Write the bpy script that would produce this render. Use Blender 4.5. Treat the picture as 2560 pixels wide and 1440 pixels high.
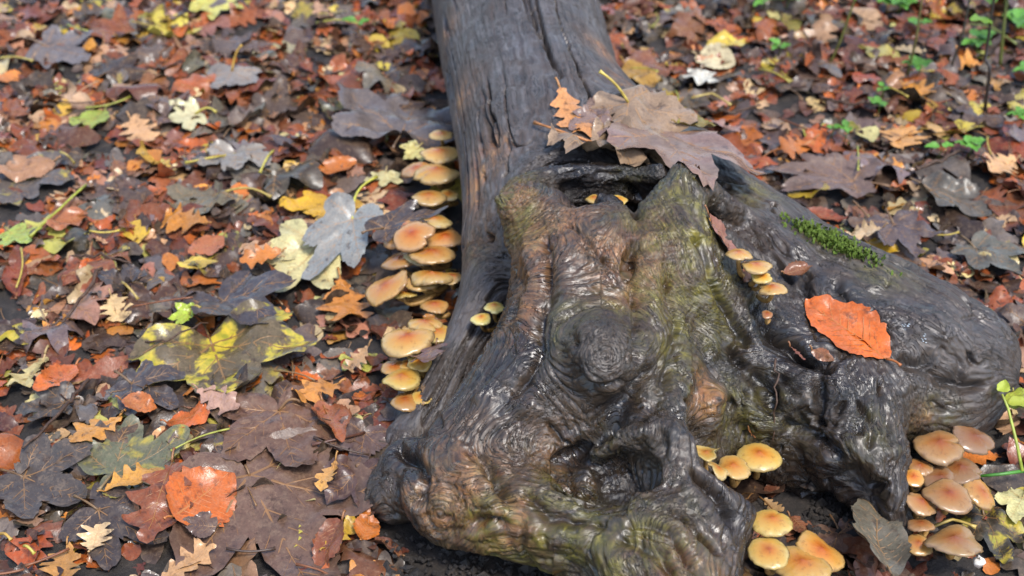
import bpy, bmesh, math, random
import numpy as np
from mathutils import Vector, Matrix, Quaternion
from mathutils.bvhtree import BVHTree
from mathutils.geometry import delaunay_2d_cdt

# ------------------------------------------------------------------ start
for o in list(bpy.data.objects):
    bpy.data.objects.remove(o)
scene = bpy.context.scene
COL = scene.collection
random.seed(7)
RNG = np.random.RandomState(11)

# ------------------------------------------------------------------ camera
F = 3517.0                      # focal length in photo pixels
CAM_H = 0.97
TILT = math.radians(37.0)
cam_d = bpy.data.cameras.new('camera')
cam = bpy.data.objects.new('camera', cam_d)
COL.objects.link(cam)
cam.location = (0, 0, CAM_H)
cam.rotation_euler = (math.radians(90) - TILT, 0, 0)
cam_d.sensor_width = 36.0
cam_d.lens = F / 2560 * 36.0
cam_d.clip_start = 0.02
cam_d.clip_end = 200
cam_d.dof.use_dof = True
cam_d.dof.focus_distance = 1.29
cam_d.dof.aperture_fstop = 5.6
scene.camera = cam

# ------------------------------------------------------------------ sky, sun, exposure
SUN_EL, SUN_AZ = math.radians(62), math.radians(145)
world = bpy.data.worlds.new('World')
scene.world = world
world.use_nodes = True
wn = world.node_tree
for n in list(wn.nodes):
    wn.nodes.remove(n)
sky = wn.nodes.new('ShaderNodeTexSky')
sky.sky_type = 'NISHITA'
sky.sun_disc = False
sky.sun_elevation = SUN_EL
sky.sun_rotation = SUN_AZ
sky.air_density = 1.0
sky.dust_density = 1.5
sky.ozone_density = 1.0
bg = wn.nodes.new('ShaderNodeBackground')
bg.inputs['Strength'].default_value = 0.15
wo = wn.nodes.new('ShaderNodeOutputWorld')
wn.links.new(sky.outputs[0], bg.inputs[0])
wn.links.new(bg.outputs[0], wo.inputs[0])
sun_d = bpy.data.lights.new('sun', 'SUN')
sun_d.energy = 1.5
sun_d.angle = math.radians(12)
sun_d.color = (1.0, 0.97, 0.92)
sun = bpy.data.objects.new('sun', sun_d)
COL.objects.link(sun)
sdir = Vector((math.sin(SUN_AZ) * math.cos(SUN_EL), math.cos(SUN_AZ) * math.cos(SUN_EL), math.sin(SUN_EL)))
sun.rotation_euler = sdir.to_track_quat('Z', 'Y').to_euler()
sun.location = sdir * 5
vs = scene.view_settings
vs.view_transform = 'Standard'
vs.look = 'None'
vs.gamma = 1.0
vs.use_curve_mapping = False
vs.exposure = 1.35

# ------------------------------------------------------------------ pixel -> place helpers
CAMP = np.array([0, 0, CAM_H])
UPV = np.array([0, math.sin(TILT), math.cos(TILT)])
FWD = np.array([0, math.cos(TILT), -math.sin(TILT)])
def ray(px, py):
    d = FWD + np.array([1., 0, 0]) * ((px - 1280) / F) + UPV * ((720 - py) / F)
    return d / np.linalg.norm(d)
def P(px, py, z=0.0):
    """point of the horizontal plane at height z seen at photo pixel px,py"""
    d = ray(px, py)
    t = (z - CAM_H) / d[2]
    return CAMP + d * t
def pxm(p):
    """photo pixels per metre at a place"""
    return F / float(np.dot(np.asarray(p) - CAMP, FWD))
def project(p):
    v = np.asarray(p) - CAMP
    dpt = v @ FWD
    return 1280 + F * v[..., 0] / dpt, 720 - F * (v @ UPV) / dpt

# ------------------------------------------------------------------ noise
_pr = np.random.RandomState(3)
_PERM = np.concatenate([_pr.permutation(256)] * 3).astype(np.int32)
_GR = _pr.normal(size=(256, 3)).astype(np.float32)
_GR /= np.linalg.norm(_GR, axis=1)[:, None]
_GR *= 1.35
def noise3(p, seed=0):
    p = np.asarray(p, dtype=np.float32) + np.float32((seed * 7.31) % 97)
    i = np.floor(p)
    f = p - i
    i = i.astype(np.int32) & 255
    u = f * f * f * (f * (f * 6 - 15) + 10)
    ia = [_PERM[i[:, 0]], _PERM[(i[:, 0] + 1) & 255]]
    out = np.zeros(len(p), np.float32)
    fx = [f[:, 0], f[:, 0] - 1]; fy = [f[:, 1], f[:, 1] - 1]; fz = [f[:, 2], f[:, 2] - 1]
    wx = [1 - u[:, 0], u[:, 0]]; wy = [1 - u[:, 1], u[:, 1]]; wz = [1 - u[:, 2], u[:, 2]]
    for dx in (0, 1):
        for dy in (0, 1):
            ib = _PERM[ia[dx] + i[:, 1] + dy]
            w2 = wx[dx] * wy[dy]
            for dz in (0, 1):
                g = _GR[_PERM[ib + i[:, 2] + dz]]
                out += w2 * wz[dz] * (g[:, 0] * fx[dx] + g[:, 1] * fy[dy] + g[:, 2] * fz[dz])
    return out
def fbm(p, octs=3, seed=0):
    a, s, t = 1.0, 0.0, 0.0
    p = np.asarray(p, np.float32)
    for o in range(octs):
        s = s + a * noise3(p * (2 ** o), seed + o * 17)
        t += a
        a *= 0.5
    return s / t

# ------------------------------------------------------------------ object helpers
def link(o):
    COL.objects.link(o)
    return o
def mesh_from(name, verts, faces, smooth=True):
    me = bpy.data.meshes.new(name)
    me.from_pydata([tuple(v) for v in verts], [], [tuple(f) for f in faces])
    if smooth:
        me.polygons.foreach_set('use_smooth', [True] * len(me.polygons))
    me.update()
    return me
def obj(name, me, mat=None, parent=None):
    o = bpy.data.objects.new(name, me)
    link(o)
    if mat is not None and len(me.materials) == 0:
        me.materials.append(mat)
    if parent is not None:
        o.parent = parent
    return o
def tag(o, label=None, cat=None, group=None, kind=None):
    if label: o['label'] = label
    if cat: o['category'] = cat
    if group: o['group'] = group
    if kind: o['kind'] = kind
    return o
def empty(name, loc=(0, 0, 0)):
    o = bpy.data.objects.new(name, None)
    o.empty_display_size = 0.01
    o.location = loc
    return link(o)

class NT:
    """small node-tree writer"""
    def __init__(s, name):
        s.m = bpy.data.materials.new(name)
        s.m.use_nodes = True
        s.t = s.m.node_tree
        for n in list(s.t.nodes):
            s.t.nodes.remove(n)
        s.out = s.n('ShaderNodeOutputMaterial')
        s.b = s.n('ShaderNodeBsdfPrincipled')
        s.l(s.b.outputs[0], s.out.inputs[0])
    def n(s, typ, **kw):
        nd = s.t.nodes.new(typ)
        for k, v in kw.items():
            setattr(nd, k, v)
        return nd
    def l(s, a, b):
        s.t.links.new(a, b)
    def put(s, sock, v):
        if hasattr(v, 'links') or hasattr(v, 'is_linked'):
            s.l(v, sock)
        elif isinstance(v, (tuple, list)) and len(v) == 3 and sock.type == 'RGBA':
            sock.default_value = (*v, 1)
        else:
            sock.default_value = v
    def noise(s, vec, scale, detail=4, rough=0.55, dist=0.0, w=None):
        nd = s.n('ShaderNodeTexNoise')
        if w is not None:
            nd.noise_dimensions = '4D'
            s.put(nd.inputs['W'], w)
        if vec is not None: s.l(vec, nd.inputs['Vector'])
        nd.inputs['Scale'].default_value = scale
        nd.inputs['Detail'].default_value = detail
        nd.inputs['Roughness'].default_value = rough
        nd.inputs['Distortion'].default_value = dist
        return nd.outputs['Fac']
    def ramp(s, fac, stops, interp='LINEAR'):
        nd = s.n('ShaderNodeValToRGB')
        nd.color_ramp.interpolation = interp
        el = nd.color_ramp.elements
        while len(el) < len(stops): el.new(0.5)
        for e, (p, c) in zip(el, stops):
            e.position = p
            e.color = (*c, 1) if len(c) == 3 else c
        s.l(fac, nd.inputs[0])
        return nd.outputs['Color']
    def vramp(s, fac, stops):
        return s.ramp(fac, [(p, (v, v, v)) for p, v in stops])
    def mix(s, fac, a, b, blend='MIX'):
        nd = s.n('ShaderNodeMix', data_type='RGBA', blend_type=blend)
        s.put(nd.inputs[0], fac)
        s.put(nd.inputs[6], a)
        s.put(nd.inputs[7], b)
        return nd.outputs[2]
    def math(s, op, a, b=0.5, clamp=False):
        nd = s.n('ShaderNodeMath', operation=op, use_clamp=clamp)
        s.put(nd.inputs[0], a)
        s.put(nd.inputs[1], b)
        return nd.outputs[0]
    def bump(s, h, strength, dist, normal=None):
        nd = s.n('ShaderNodeBump')
        nd.inputs['Strength'].default_value = strength
        nd.inputs['Distance'].default_value = dist
        s.l(h, nd.inputs['Height'])
        if normal is not None: s.l(normal, nd.inputs['Normal'])
        return nd.outputs[0]
    def attr(s, name):
        return s.n('ShaderNodeAttribute', attribute_name=name)
    def scalevec(s, vec, sc):
        nd = s.n('ShaderNodeMapping')
        nd.inputs['Scale'].default_value = sc
        s.l(vec, nd.inputs['Vector'])
        return nd.outputs[0]

# ------------------------------------------------------------------ materials: soil and wood
def mat_soil():
    t = NT('soil')
    co = t.n('ShaderNodeTexCoord').outputs['Object']
    a = t.noise(co, 60, 6, 0.65)
    c = t.ramp(a, [(0.3, (0.010, 0.008, 0.007)), (0.55, (0.030, 0.023, 0.018)), (0.75, (0.075, 0.056, 0.042))])
    t.l(c, t.b.inputs['Base Color'])
    t.b.inputs['Roughness'].default_value = 0.75
    h = t.noise(co, 260, 6, 0.7)
    t.l(t.bump(h, 0.9, 0.004), t.b.inputs['Normal'])
    return t.m

def mat_wood():
    t = NT('wet_dead_wood')
    g = t.attr('grain').outputs['Vector']
    mk = t.attr('masks')
    sep = t.n('ShaderNodeSeparateColor')
    t.l(mk.outputs['Color'], sep.inputs[0])
    moss, orange, dark = sep.outputs
    amask = t.attr('trunkness').outputs['Fac']
    co = t.n('ShaderNodeTexCoord').outputs['Object']
    fine = t.noise(t.scalevec(g, (9, 400, 40)), 1.0, 5, 0.62, 0.25)
    mid = t.noise(t.scalevec(g, (6, 125, 15)), 1.0, 4, 0.6, 0.4)
    big = t.noise(co, 14, 5, 0.6)
    blot = t.noise(co, 48, 5, 0.65, 0.4)
    base = t.ramp(fine, [(0.28, (0.007, 0.0045, 0.003)), (0.46, (0.027, 0.019, 0.013)), (0.60, (0.066, 0.045, 0.029)), (0.78, (0.15, 0.095, 0.055))])
    trunk = t.ramp(mid, [(0.25, (0.016, 0.010, 0.006)), (0.42, (0.055, 0.040, 0.032)), (0.60, (0.100, 0.090, 0.086)), (0.8, (0.17, 0.15, 0.135))])
    base = t.mix(amask, base, trunk)
    hair = t.noise(t.scalevec(g, (9, 230, 30)), 1.0, 3, 0.55, 0.25)
    hl = t.vramp(t.math('ABSOLUTE', t.math('SUBTRACT', hair, 0.5)), [(0.0, 1.0), (0.035, 0.0)])
    hgate = t.vramp(t.noise(co, 26, 2, 0.5), [(0.42, 0.0), (0.55, 1.0)])
    hl = t.math('MULTIPLY', hl, hgate)
    # large weathered tone changes
    base = t.mix(t.vramp(big, [(0.35, 0.0), (0.65, 0.55)]), base, (0.048, 0.026, 0.013))
    blu = t.vramp(blot, [(0.5, 0.0), (0.7, 0.55)])
    base = t.mix(blu, base, (0.018, 0.019, 0.020))
    # bare orange wood
    om = t.math('MULTIPLY', orange, t.vramp(fine, [(0.32, 0.1), (0.6, 1.0)]))
    ocol = t.ramp(blot, [(0.3, (0.16, 0.055, 0.018)), (0.55, (0.30, 0.14, 0.05)), (0.75, (0.46, 0.29, 0.12))])
    base = t.mix(om, base, ocol)
    # algae / moss film
    mm = t.math('MULTIPLY', moss, t.vramp(blot, [(0.35, 0.15), (0.6, 1.0)]))
    mcol = t.ramp(mid, [(0.3, (0.03, 0.03, 0.008)), (0.52, (0.12, 0.10, 0.016)), (0.72, (0.27, 0.22, 0.04))])
    base = t.mix(mm, base, mcol)
    base = t.mix(t.math('MULTIPLY', hl, 0.9), base, (0.010, 0.007, 0.005))
    # wet black rot, dark cracks and the darker foot
    base = t.mix(t.math('MULTIPLY', dark, 0.85), base, (0.012, 0.010, 0.010))
    t.l(base, t.b.inputs['Base Color'])
    ro = t.vramp(t.noise(co, 30, 4, 0.6), [(0.30, 0.20), (0.48, 0.36), (0.70, 0.55)])
    ro2 = t.math('ADD', ro, t.math('MULTIPLY', amask, 0.16))
    ro3 = t.math('SUBTRACT', ro2, t.math('MULTIPLY', dark, 0.12), True)
    t.l(ro3, t.b.inputs['Roughness'])
    t.b.inputs['Specular IOR Level'].default_value = 0.6
    micro = t.noise(co, 900, 3, 0.6)
    b1 = t.bump(mid, 0.35, 0.003)
    b1 = t.bump(t.math('SUBTRACT', 1.0, hl), 0.6, 0.002, b1)
    b2 = t.bump(fine, 0.4, 0.0015, b1)
    b3 = t.bump(micro, 0.05, 0.0006, b2)
    t.l(b3, t.b.inputs['Normal'])
    return t.m
M_SOIL = mat_soil()
M_WOOD = mat_wood()

# ------------------------------------------------------------------ the fallen tree: signed distance field
# every chain: part, blend, [(px, py, height of centre, radius)]
CH = []
def chain(part, k, pts, add=True):
    CH.append((part, k, [(P(a, b, c), r) for a, b, c, r in pts], add))
chain('trunk', .03, [(1250, -330, .125, .118), (1283, 0, .122, .112), (1325, 180, .118, .108), (1368, 370, .112, .104), (1400, 540, .10, .10)])
chain('trunk', .04, [(1385, 480, .09, .09), (1290, 630, .075, .055), (1205, 780, .05, .030), (1150, 900, .034, .025), (1078, 1030, .016, .024), (1015, 1110, .0, .026)])
chain('side_root', .05, [(1420, 340, .10, .08), (1560, 440, .095, .088), (1750, 585, .085, .085), (1950, 710, .073, .08), (2140, 815, .065, .083), (2270, 885, .06, .083), (2365, 912, .055, .072)])
chain('side_root', .04, [(1800, 680, .075, .065), (2030, 850, .07, .062), (2200, 950, .06, .06), (2320, 1000, .045, .05)])
# hollow stump
chain('hollow_stump', .035, [(1520, 1080, .03, .12), (1520, 860, .10, .095), (1500, 720, .14, .085), (1490, 615, .150, .076)])
chain('hollow_stump', .025, [(1330, 545, .18, .030), (1375, 580, .172, .042), (1440, 650, .155, .05)])
chain('hollow_stump', .012, [(1505, 890, .165, .036), (1500, 940, .14, .036)])
# front foot
chain('front_root', .045, [(1480, 880, .11, .08), (1335, 1010, .085, .068), (1215, 1125, .068, .054), (1140, 1215, .056, .043)])
chain('front_root', .03, [(1128, 1235, .056, .040), (1250, 1275, .057, .042), (1430, 1312, .056, .046), (1560, 1352, .05, .053), (1650, 1440, .045, .058), (1690, 1560, .04, .06)])
chain('front_root', .02, [(1030, 1180, .035, .035), (985, 1235, .02, .030)])
chain('front_root', .035, [(1560, 980, .09, .075), (1680, 1130, .085, .062), (1725, 1270, .07, .060), (1665, 1400, .05, .060)])
# right ridge and leg
chain('right_root', .04, [(1700, 680, .13, .06), (1800, 800, .105, .055), (1900, 900, .085, .055), (2030, 960, .075, .055), (2110, 1040, .07, .05), (2150, 1140, .06, .045), (2175, 1230, .045, .036), (2215, 1310, .02, .026)])
chain('right_root', .03, [(1740, 760, .11, .06), (1800, 930, .075, .055), (1880, 1020, .045, .06)])
chain('right_root', .03, [(2060, 1010, .06, .06), (2000, 1130, .01, .05)])
# folded ripples of the front
# openings
chain('cut', .010, [(1312, 458, .222, .012), (1420, 468, .220, .030), (1560, 468, .220, .030), (1636, 462, .226, .021)], False)
chain('cut', .012, [(1390, 490, .195, .030), (1500, 500, .18, .045), (1605, 492, .195, .034)], False)
chain('cut', .012, [(1440, 520, .15, .045), (1560, 520, .15, .045)], False)
chain('cut', .02, [(1830, 1120, .11, .045), (1900, 1130, .09, .045), (1950, 1180, .08, .03)], False)
chain('cut', .015, [(2040, 1200, .08, .03), (2100, 1270, .05, .04), (2080, 1330, .03, .05)], False)
chain('cut', .010, [(1258, 610, .15, .020), (1262, 690, .13, .026), (1258, 780, .10, .030), (1235, 880, .06, .032)], False)

chain('hollow_stump', .02, [(1350, 545, .188, .034), (1295, 512, .202, .020), (1250, 494, .208, .007), (1285, 458, .211, .008), (1350, 440, .208, .008), (1450, 436, .205, .008), (1570, 431, .206, .007), (1650, 434, .212, .010)])
chain('hollow_stump', .014, [(1310, 488, .195, .018), (1380, 472, .185, .020), (1500, 462, .180, .022), (1640, 464, .182, .022)])
chain('hollow_stump', .02, [(1698, 438, .226, .007), (1672, 490, .215, .016), (1645, 560, .20, .024), (1628, 640, .18, .028)])
chain('hollow_stump', .02, [(1698, 438, .226, .007), (1702, 530, .205, .026), (1702, 610, .186, .036), (1710, 700, .16, .045)])
chain('hollow_stump', .012, [(1508, 552, .186, .028), (1510, 610, .172, .030)])
chain('cut', .006, [(1583, 495, .24, .005), (1590, 590, .222, .006), (1560, 690, .197, .003)], False)

def seg_eval(pts, a, ra, b, rb):
    ab = b - a
    L2 = float(ab @ ab) + 1e-12
    q = pts - a
    t = np.clip((q @ ab) / L2, 0, 1)
    d = np.sqrt(((q - t[:, None] * ab) ** 2).sum(1)) - (ra + (rb - ra) * t)
    return d, t
def smin(a, b, k):
    h = np.clip(0.5 + 0.5 * (b - a) / k, 0, 1)
    return b * (1 - h) + a * h - k * h * (1 - h)

LO = np.array([-0.34, 0.74, -0.06]); HI = np.array([0.76, 2.10, 0.33]); STEP = 0.0070
NX, NY, NZ = [int(v) for v in np.ceil((HI - LO) / STEP)]
ax = [LO[i] + STEP * np.arange(n) for i, n in enumerate((NX, NY, NZ))]
D = np.full((NX, NY, NZ), 0.5)
def apply_chain(part, k, pts, add):
    P0 = np.array([p for p, r in pts]); R0 = np.array([r for p, r in pts])
    mg = R0.max() + 2 * k + 0.012
    i0 = np.maximum(((P0.min(0) - mg - LO) / STEP).astype(int), 0)
    i1 = np.minimum(((P0.max(0) + mg - LO) / STEP).astype(int) + 1, [NX, NY, NZ])
    if (i1 <= i0).any(): return
    sl = tuple(slice(a, b) for a, b in zip(i0, i1))
    G = np.stack(np.meshgrid(*[ax[i][sl[i]] for i in range(3)], indexing='ij'), -1).reshape(-1, 3)
    dd = None
    for s in range(len(pts) - 1):
        d, _ = seg_eval(G, pts[s][0], pts[s][1], pts[s + 1][0], pts[s + 1][1])
        dd = d if dd is None else np.minimum(dd, d)
    dd = dd.reshape([b - a for a, b in zip(i0, i1)])
    if add:
        D[sl] = smin(D[sl], dd, k)
    else:
        D[sl] = -smin(-D[sl], dd, k)

for c_ in CH: apply_chain(*c_)

def surface_nets(D):
    ins = D < 0
    c = np.zeros(tuple(n - 1 for n in D.shape), int)
    for dx in (0, 1):
        for dy in (0, 1):
            for dz in (0, 1):
                c += ins[dx:D.shape[0] - 1 + dx, dy:D.shape[1] - 1 + dy, dz:D.shape[2] - 1 + dz]
    act = (c > 0) & (c < 8)
    idx = np.full(act.shape, -1, int)
    cells = np.argwhere(act)
    idx[act] = np.arange(len(cells))
    acc = np.zeros((len(cells), 3)); cnt = np.zeros(len(cells))
    cor = [(a, b, cc) for a in (0, 1) for b in (0, 1) for cc in (0, 1)]
    for p in cor:
        for axn in range(3):
            if p[axn]: continue
            q = list(p); q[axn] = 1
            v0 = D[tuple((cells + p).T)]; v1 = D[tuple((cells + q).T)]
            m = (v0 < 0) != (v1 < 0)
            t = v0[m] / (v0[m] - v1[m])
            pp = np.tile(np.array(p, float), (m.sum(), 1)); pp[:, axn] = t
            acc[m] += pp; cnt[m] += 1
    V = LO + STEP * (cells + acc / cnt[:, None])
    quads = []
    for axn in range(3):
        sh = [slice(None)] * 3; sh2 = [slice(None)] * 3
        sh[axn] = slice(0, -1); sh2[axn] = slice(1, None)
        a = ins[tuple(sh)]; b = ins[tuple(sh2)]
        e = np.argwhere(a != b)
        u, w = (axn + 1) % 3, (axn + 2) % 3
        ok = (e[:, u] > 0) & (e[:, w] > 0) & (e[:, u] < D.shape[u] - 1) & (e[:, w] < D.shape[w] - 1)
        e = e[ok]
        du = np.zeros(3, int); du[u] = 1
        dw = np.zeros(3, int); dw[w] = 1
        q = np.stack([idx[tuple((e - du - dw).T)], idx[tuple((e - dw).T)], idx[tuple(e.T)], idx[tuple((e - du).T)]], 1)
        flip = ~a[tuple(e.T)]
        q[flip] = q[flip][:, ::-1]
        quads.append(q)
    return V, np.concatenate(quads)
# second pass: ridges, folds and pits laid on the surface of the first pass
# ('add' or 'cut', part, blend, [(px, py, depth below the surface, radius)])
SURF = [
 ('cut', '', .006, [(1415, 1175, .004, .018), (1470, 1200, .012, .026), (1540, 1200, .012, .028), (1600, 1180, .006, .020)]),
 ('cut', '', .005, [(1445, 1145, .002, .011), (1470, 1180, .01, .014)]), ('cut', '', .005, [(1560, 1140, .0, .012), (1590, 1170, .01, .014)]), ('cut', '', .005, [(1480, 1245, .0, .012), (1550, 1250, .0, .010)]),
 ('add', 'front_root', .006, [(1450, 1160, .034, .0125), (1468, 1225, .036, .012)]),
 ('add', 'front_root', .008, [(1490, 1125, .004, .010), (1560, 1095, .0, .011), (1640, 1075, .0, .012), (1700, 1100, .003, .012)]),
 ('cut', '', .005, [(1610, 940, .0, .005), (1570, 1000, .0, .007), (1520, 1050, .0, .009), (1480, 1105, .0, .009), (1405, 1160, .0, .007)]),
 ('add', 'hollow_stump', .010, [(1500, 870, .012, .028), (1510, 920, .008, .026)]),
 ('cut', '', .004, [(1435, 850, .0, .004), (1432, 910, .0, .006), (1470, 975, .0, .006), (1550, 965, .0, .005)]),
 ('cut', '', .006, [(1740, 610, .0, .005), (1770, 690, .0, .006), (1800, 760, .002, .006), (1860, 850, .0, .007)]),
 ('cut', '', .006, [(1905, 760, .0, .008), (1950, 840, .0, .011), (2010, 900, .0, .010), (2060, 920, .0, .006)]),
 ('cut', '', .006, [(1800, 900, .0, .006), (1765, 960, .0, .010), (1735, 1030, .0, .013), (1722, 1095, .0, .012)]),
 ('add', 'right_root', .006, [(1800, 970, .0, .008), (1790, 1030, .0, .010), (1770, 1080, .0, .009)]),
 ('add', 'right_root', .006, [(1850, 990, .002, .014), (1890, 1040, .002, .016), (1940, 1050, .004, .012)]),
 ('add', 'right_root', .006, [(1960, 990, .003, .014), (2010, 985, .003, .010)]), ('add', 'right_root', .006, [(2080, 950, .003, .013), (2120, 985, .003, .010)]),
 ('cut', '', .005, [(1900, 940, .0, .006), (1930, 970, .0, .009), (1925, 1010, .0, .006)]), ('cut', '', .005, [(2030, 960, .0, .007), (2050, 1010, .0, .008), (2030, 1050, .0, .006)]),
 ('cut', '', .005, [(2130, 920, .0, .005), (2165, 990, .0, .006), (2150, 1070, .0, .006)]), ('cut', '', .005, [(1970, 1060, .0, .006), (2040, 1090, .0, .008), (2090, 1140, .0, .006)]),
 ('cut', '', .006, [(1840, 890, .0, .005), (1870, 930, .0, .008)]), ('cut', '', .005, [(2200, 960, .0, .004), (2225, 1040, .0, .004), (2215, 1130, .0, .004)]),
 ('add', 'side_root', .008, [(2060, 730, .003, .013), (2110, 745, .003, .014)]), ('add', 'side_root', .008, [(2150, 790, .003, .014), (2190, 800, .004, .010)]), ('cut', '', .005, [(2090, 700, .0, .006), (2130, 760, .0, .008), (2150, 830, .0, .006)]),
 ('cut', '', .005, [(2010, 690, .0, .005), (2040, 760, .0, .006)]), ('add', 'side_root', .010, [(2220, 790, .004, .014), (2340, 830, .004, .018), (2440, 880, .006, .014)]), ('cut', '', .008, [(2260, 900, .0, .006), (2360, 960, .0, .008), (2440, 960, .0, .005)]),
 ('add', 'side_root', .010, [(1720, 450, .004, .014), (1860, 545, .004, .014), (1990, 625, .004, .013)]), ('cut', '', .006, [(1780, 560, .0, .004), (1880, 630, .0, .005), (1990, 700, .0, .004)]),
 ('add', 'hollow_stump', .008, [(1325, 600, .0, .008), (1335, 700, .002, .009), (1322, 820, .002, .009), (1290, 920, .002, .010), (1200, 1010, .003, .010)]),
 ('add', 'hollow_stump', .008, [(1420, 640, .002, .008), (1405, 780, .002, .009), (1390, 900, .003, .010), (1330, 1010, .003, .010)]),
 ('cut', '', .006, [(1372, 600, .0, .004), (1368, 760, .0, .005), (1350, 880, .0, .005), (1300, 980, .0, .005)]),
 ('add', 'hollow_stump', .008, [(1625, 600, .0, .010), (1630, 720, .0, .011), (1630, 840, .002, .011), (1605, 930, .003, .010)]),
 ('cut', '', .005, [(1575, 700, .0, .004), (1585, 800, .0, .005), (1590, 880, .0, .004)]), ('cut', '', .005, [(1680, 700, .0, .004), (1690, 820, .0, .005), (1665, 930, .0, .005), (1640, 1010, .0, .004)]),
 ('add', 'hollow_stump', .008, [(1725, 560, .0, .008), (1745, 680, .0, .010), (1770, 800, .002, .010), (1780, 880, .003, .009)]),
 ('cut', '', .0035, [(1583, 485, .0, .005), (1592, 540, .002, .0065), (1588, 610, .002, .0065), (1560, 690, .0, .003)]),
 ('cut', '', .006, [(1430, 480, .0, .013), (1470, 500, .0, .014)]), ('cut', '', .004, [(1400, 432, .0, .006), (1418, 430, .0, .004)]), ('cut', '', .004, [(1540, 428, .0, .006), (1500, 426, .0, .003)]), ('cut', '', .003, [(1600, 430, .0, .004), (1620, 430, .0, .003)]),
 ('cut', '', .005, [(1600, 1265, .0, .004), (1690, 1285, .0, .005), (1780, 1370, .0, .004)]), ('cut', '', .005, [(1580, 1310, .0, .004), (1680, 1345, .0, .005), (1745, 1430, .0, .005)]), ('cut', '', .005, [(1560, 1350, .0, .004), (1640, 1385, .0, .005), (1690, 1440, .0, .004)]),
 ('cut', '', .006, [(1000, 1120, .0, .010), (1045, 1180, .0, .010), (1040, 1250, .0, .008)]), ('cut', '', .005, [(1200, 1150, .0, .006), (1270, 1195, .0, .008), (1290, 1250, .0, .007)]),
 ('add', 'front_root', .008, [(1150, 1185, .003, .012), (1215, 1225, .003, .013), (1240, 1290, .004, .011)]), ('cut', '', .006, [(1120, 1330, .0, .006), (1200, 1310, .0, .007), (1300, 1330, .0, .006)]),
 ('add', 'front_root', .008, [(1300, 1330, .004, .010), (1420, 1345, .004, .011), (1540, 1400, .004, .010)]), ('cut', '', .006, [(1330, 1240, .0, .006), (1390, 1300, .0, .006), (1500, 1320, .0, .005)]),
 ('cut', '', .006, [(1750, 1190, .0, .010), (1800, 1230, .0, .009), (1830, 1290, .0, .006)]),
]
N_MAIN = len(CH)
Va, Qa = surface_nets(D)
BVA = BVHTree.FromPolygons([tuple(v) for v in Va], [tuple(int(i) for i in q) for q in Qa])
FINE = []
for typ, part, k, pts in SURF:
    rm_ = max(q[3] for q in pts)
    if rm_ < .0115:
        FINE.append(([q[:2] for q in pts], rm_ * (.8 if typ == 'cut' else 1.1), rm_ * (1.5 if typ == 'cut' else -.7)))
    else:
        w_ = []
        for px, py, dp, r in pts:
            hh_ = BVA.ray_cast(Vector(CAMP), Vector(ray(px, py)))
            if hh_[0] is None: continue
            w_.append((np.array(hh_[0]) + ray(px, py) * dp, r))
        if len(w_) < 2: continue
        CH.append((part, k, w_, typ == 'add'))
        apply_chain(*CH[-1])
V0, Q0 = surface_nets(D)
keep = (V0[Q0][:, :, 2].max(1) > 0.002)
Q0 = Q0[keep]
used = np.unique(Q0); remap = np.full(len(V0), -1); remap[used] = np.arange(len(used))
V0 = V0[used]; Q0 = remap[Q0]
tmp = mesh_from('tmp', V0, Q0)
to = bpy.data.objects.new('tmp', tmp); link(to)
md = to.modifiers.new('s', 'SUBSURF'); md.levels = 2; md.render_levels = 2
dg = bpy.context.evaluated_depsgraph_get()
em = to.evaluated_get(dg).to_mesh()
nv = len(em.vertices)
VV = np.empty(nv * 3, np.float32); em.vertices.foreach_get('co', VV); VV = VV.reshape(-1, 3).astype(float)
NN = np.empty(nv * 3, np.float32); em.vertices.foreach_get('normal', NN); NN = NN.reshape(-1, 3).astype(float)
QQ = np.empty(len(em.loops), np.int32); em.loops.foreach_get('vertex_index', QQ); QQ = QQ.reshape(-1, 4)
to.evaluated_get(dg).to_mesh_clear()
bpy.data.objects.remove(to); bpy.data.meshes.remove(tmp)

# surface lookup through the base shape, for placing knots, cracks and patches
BV0 = BVHTree.FromPolygons([tuple(v) for v in V0], [tuple(int(i) for i in q) for q in Q0])
def on_wood(px, py):
    h = BV0.ray_cast(Vector(CAMP), Vector(ray(px, py)))
    return np.array(h[0]) if h[0] is not None else P(px, py, 0.03)

# grain flow: arc length along and distance around each limb, blended where limbs merge
PARTS = ['trunk', 'side_root', 'hollow_stump', 'front_root', 'right_root']
wsum = np.zeros(nv); S = np.zeros(nv); A = np.zeros(nv); PW = np.zeros((nv, len(PARTS)))
off = 0.0
for ci, (part, k, pts, add) in enumerate(CH):
    if not add or ci >= N_MAIN: continue
    P0 = np.array([p for p, r in pts]); mg = max(r for p, r in pts) + .06
    near = np.where(((VV > P0.min(0) - mg) & (VV < P0.max(0) + mg)).all(1))[0]
    if len(near) == 0: continue
    VQ = VV[near]; nn_ = len(near)
    best = np.full(nn_, 1e9); s_ = np.zeros(nn_); a_ = np.zeros(nn_)
    acc = 0.0
    for s in range(len(pts) - 1):
        a, ra = pts[s]; b, rb = pts[s + 1]
        d, t = seg_eval(VQ, a, ra, b, rb)
        L = np.linalg.norm(b - a); tdir = (b - a) / L
        up = np.array([0, 0, 1.]) if abs(tdir[2]) < .8 else np.array([0, -1., 0])
        e1 = up - tdir * (up @ tdir); e1 /= np.linalg.norm(e1); e2 = np.cross(tdir, e1)
        q = VQ - a
        ang = np.arctan2(q @ e2, q @ e1)
        m = d < best
        best[m] = d[m]; s_[m] = acc + t[m] * L
        a_[m] = ang[m] * max(ra, 0.04)
        acc += L
    w = np.exp(-np.maximum(best, -0.03) / 0.013)
    wsum[near] += w; S[near] += w * (s_ + ci * .37); A[near] += w * (a_ + ci * .011)
    PW[near, PARTS.index(part)] = np.maximum(PW[near, PARTS.index(part)], w)
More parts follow.
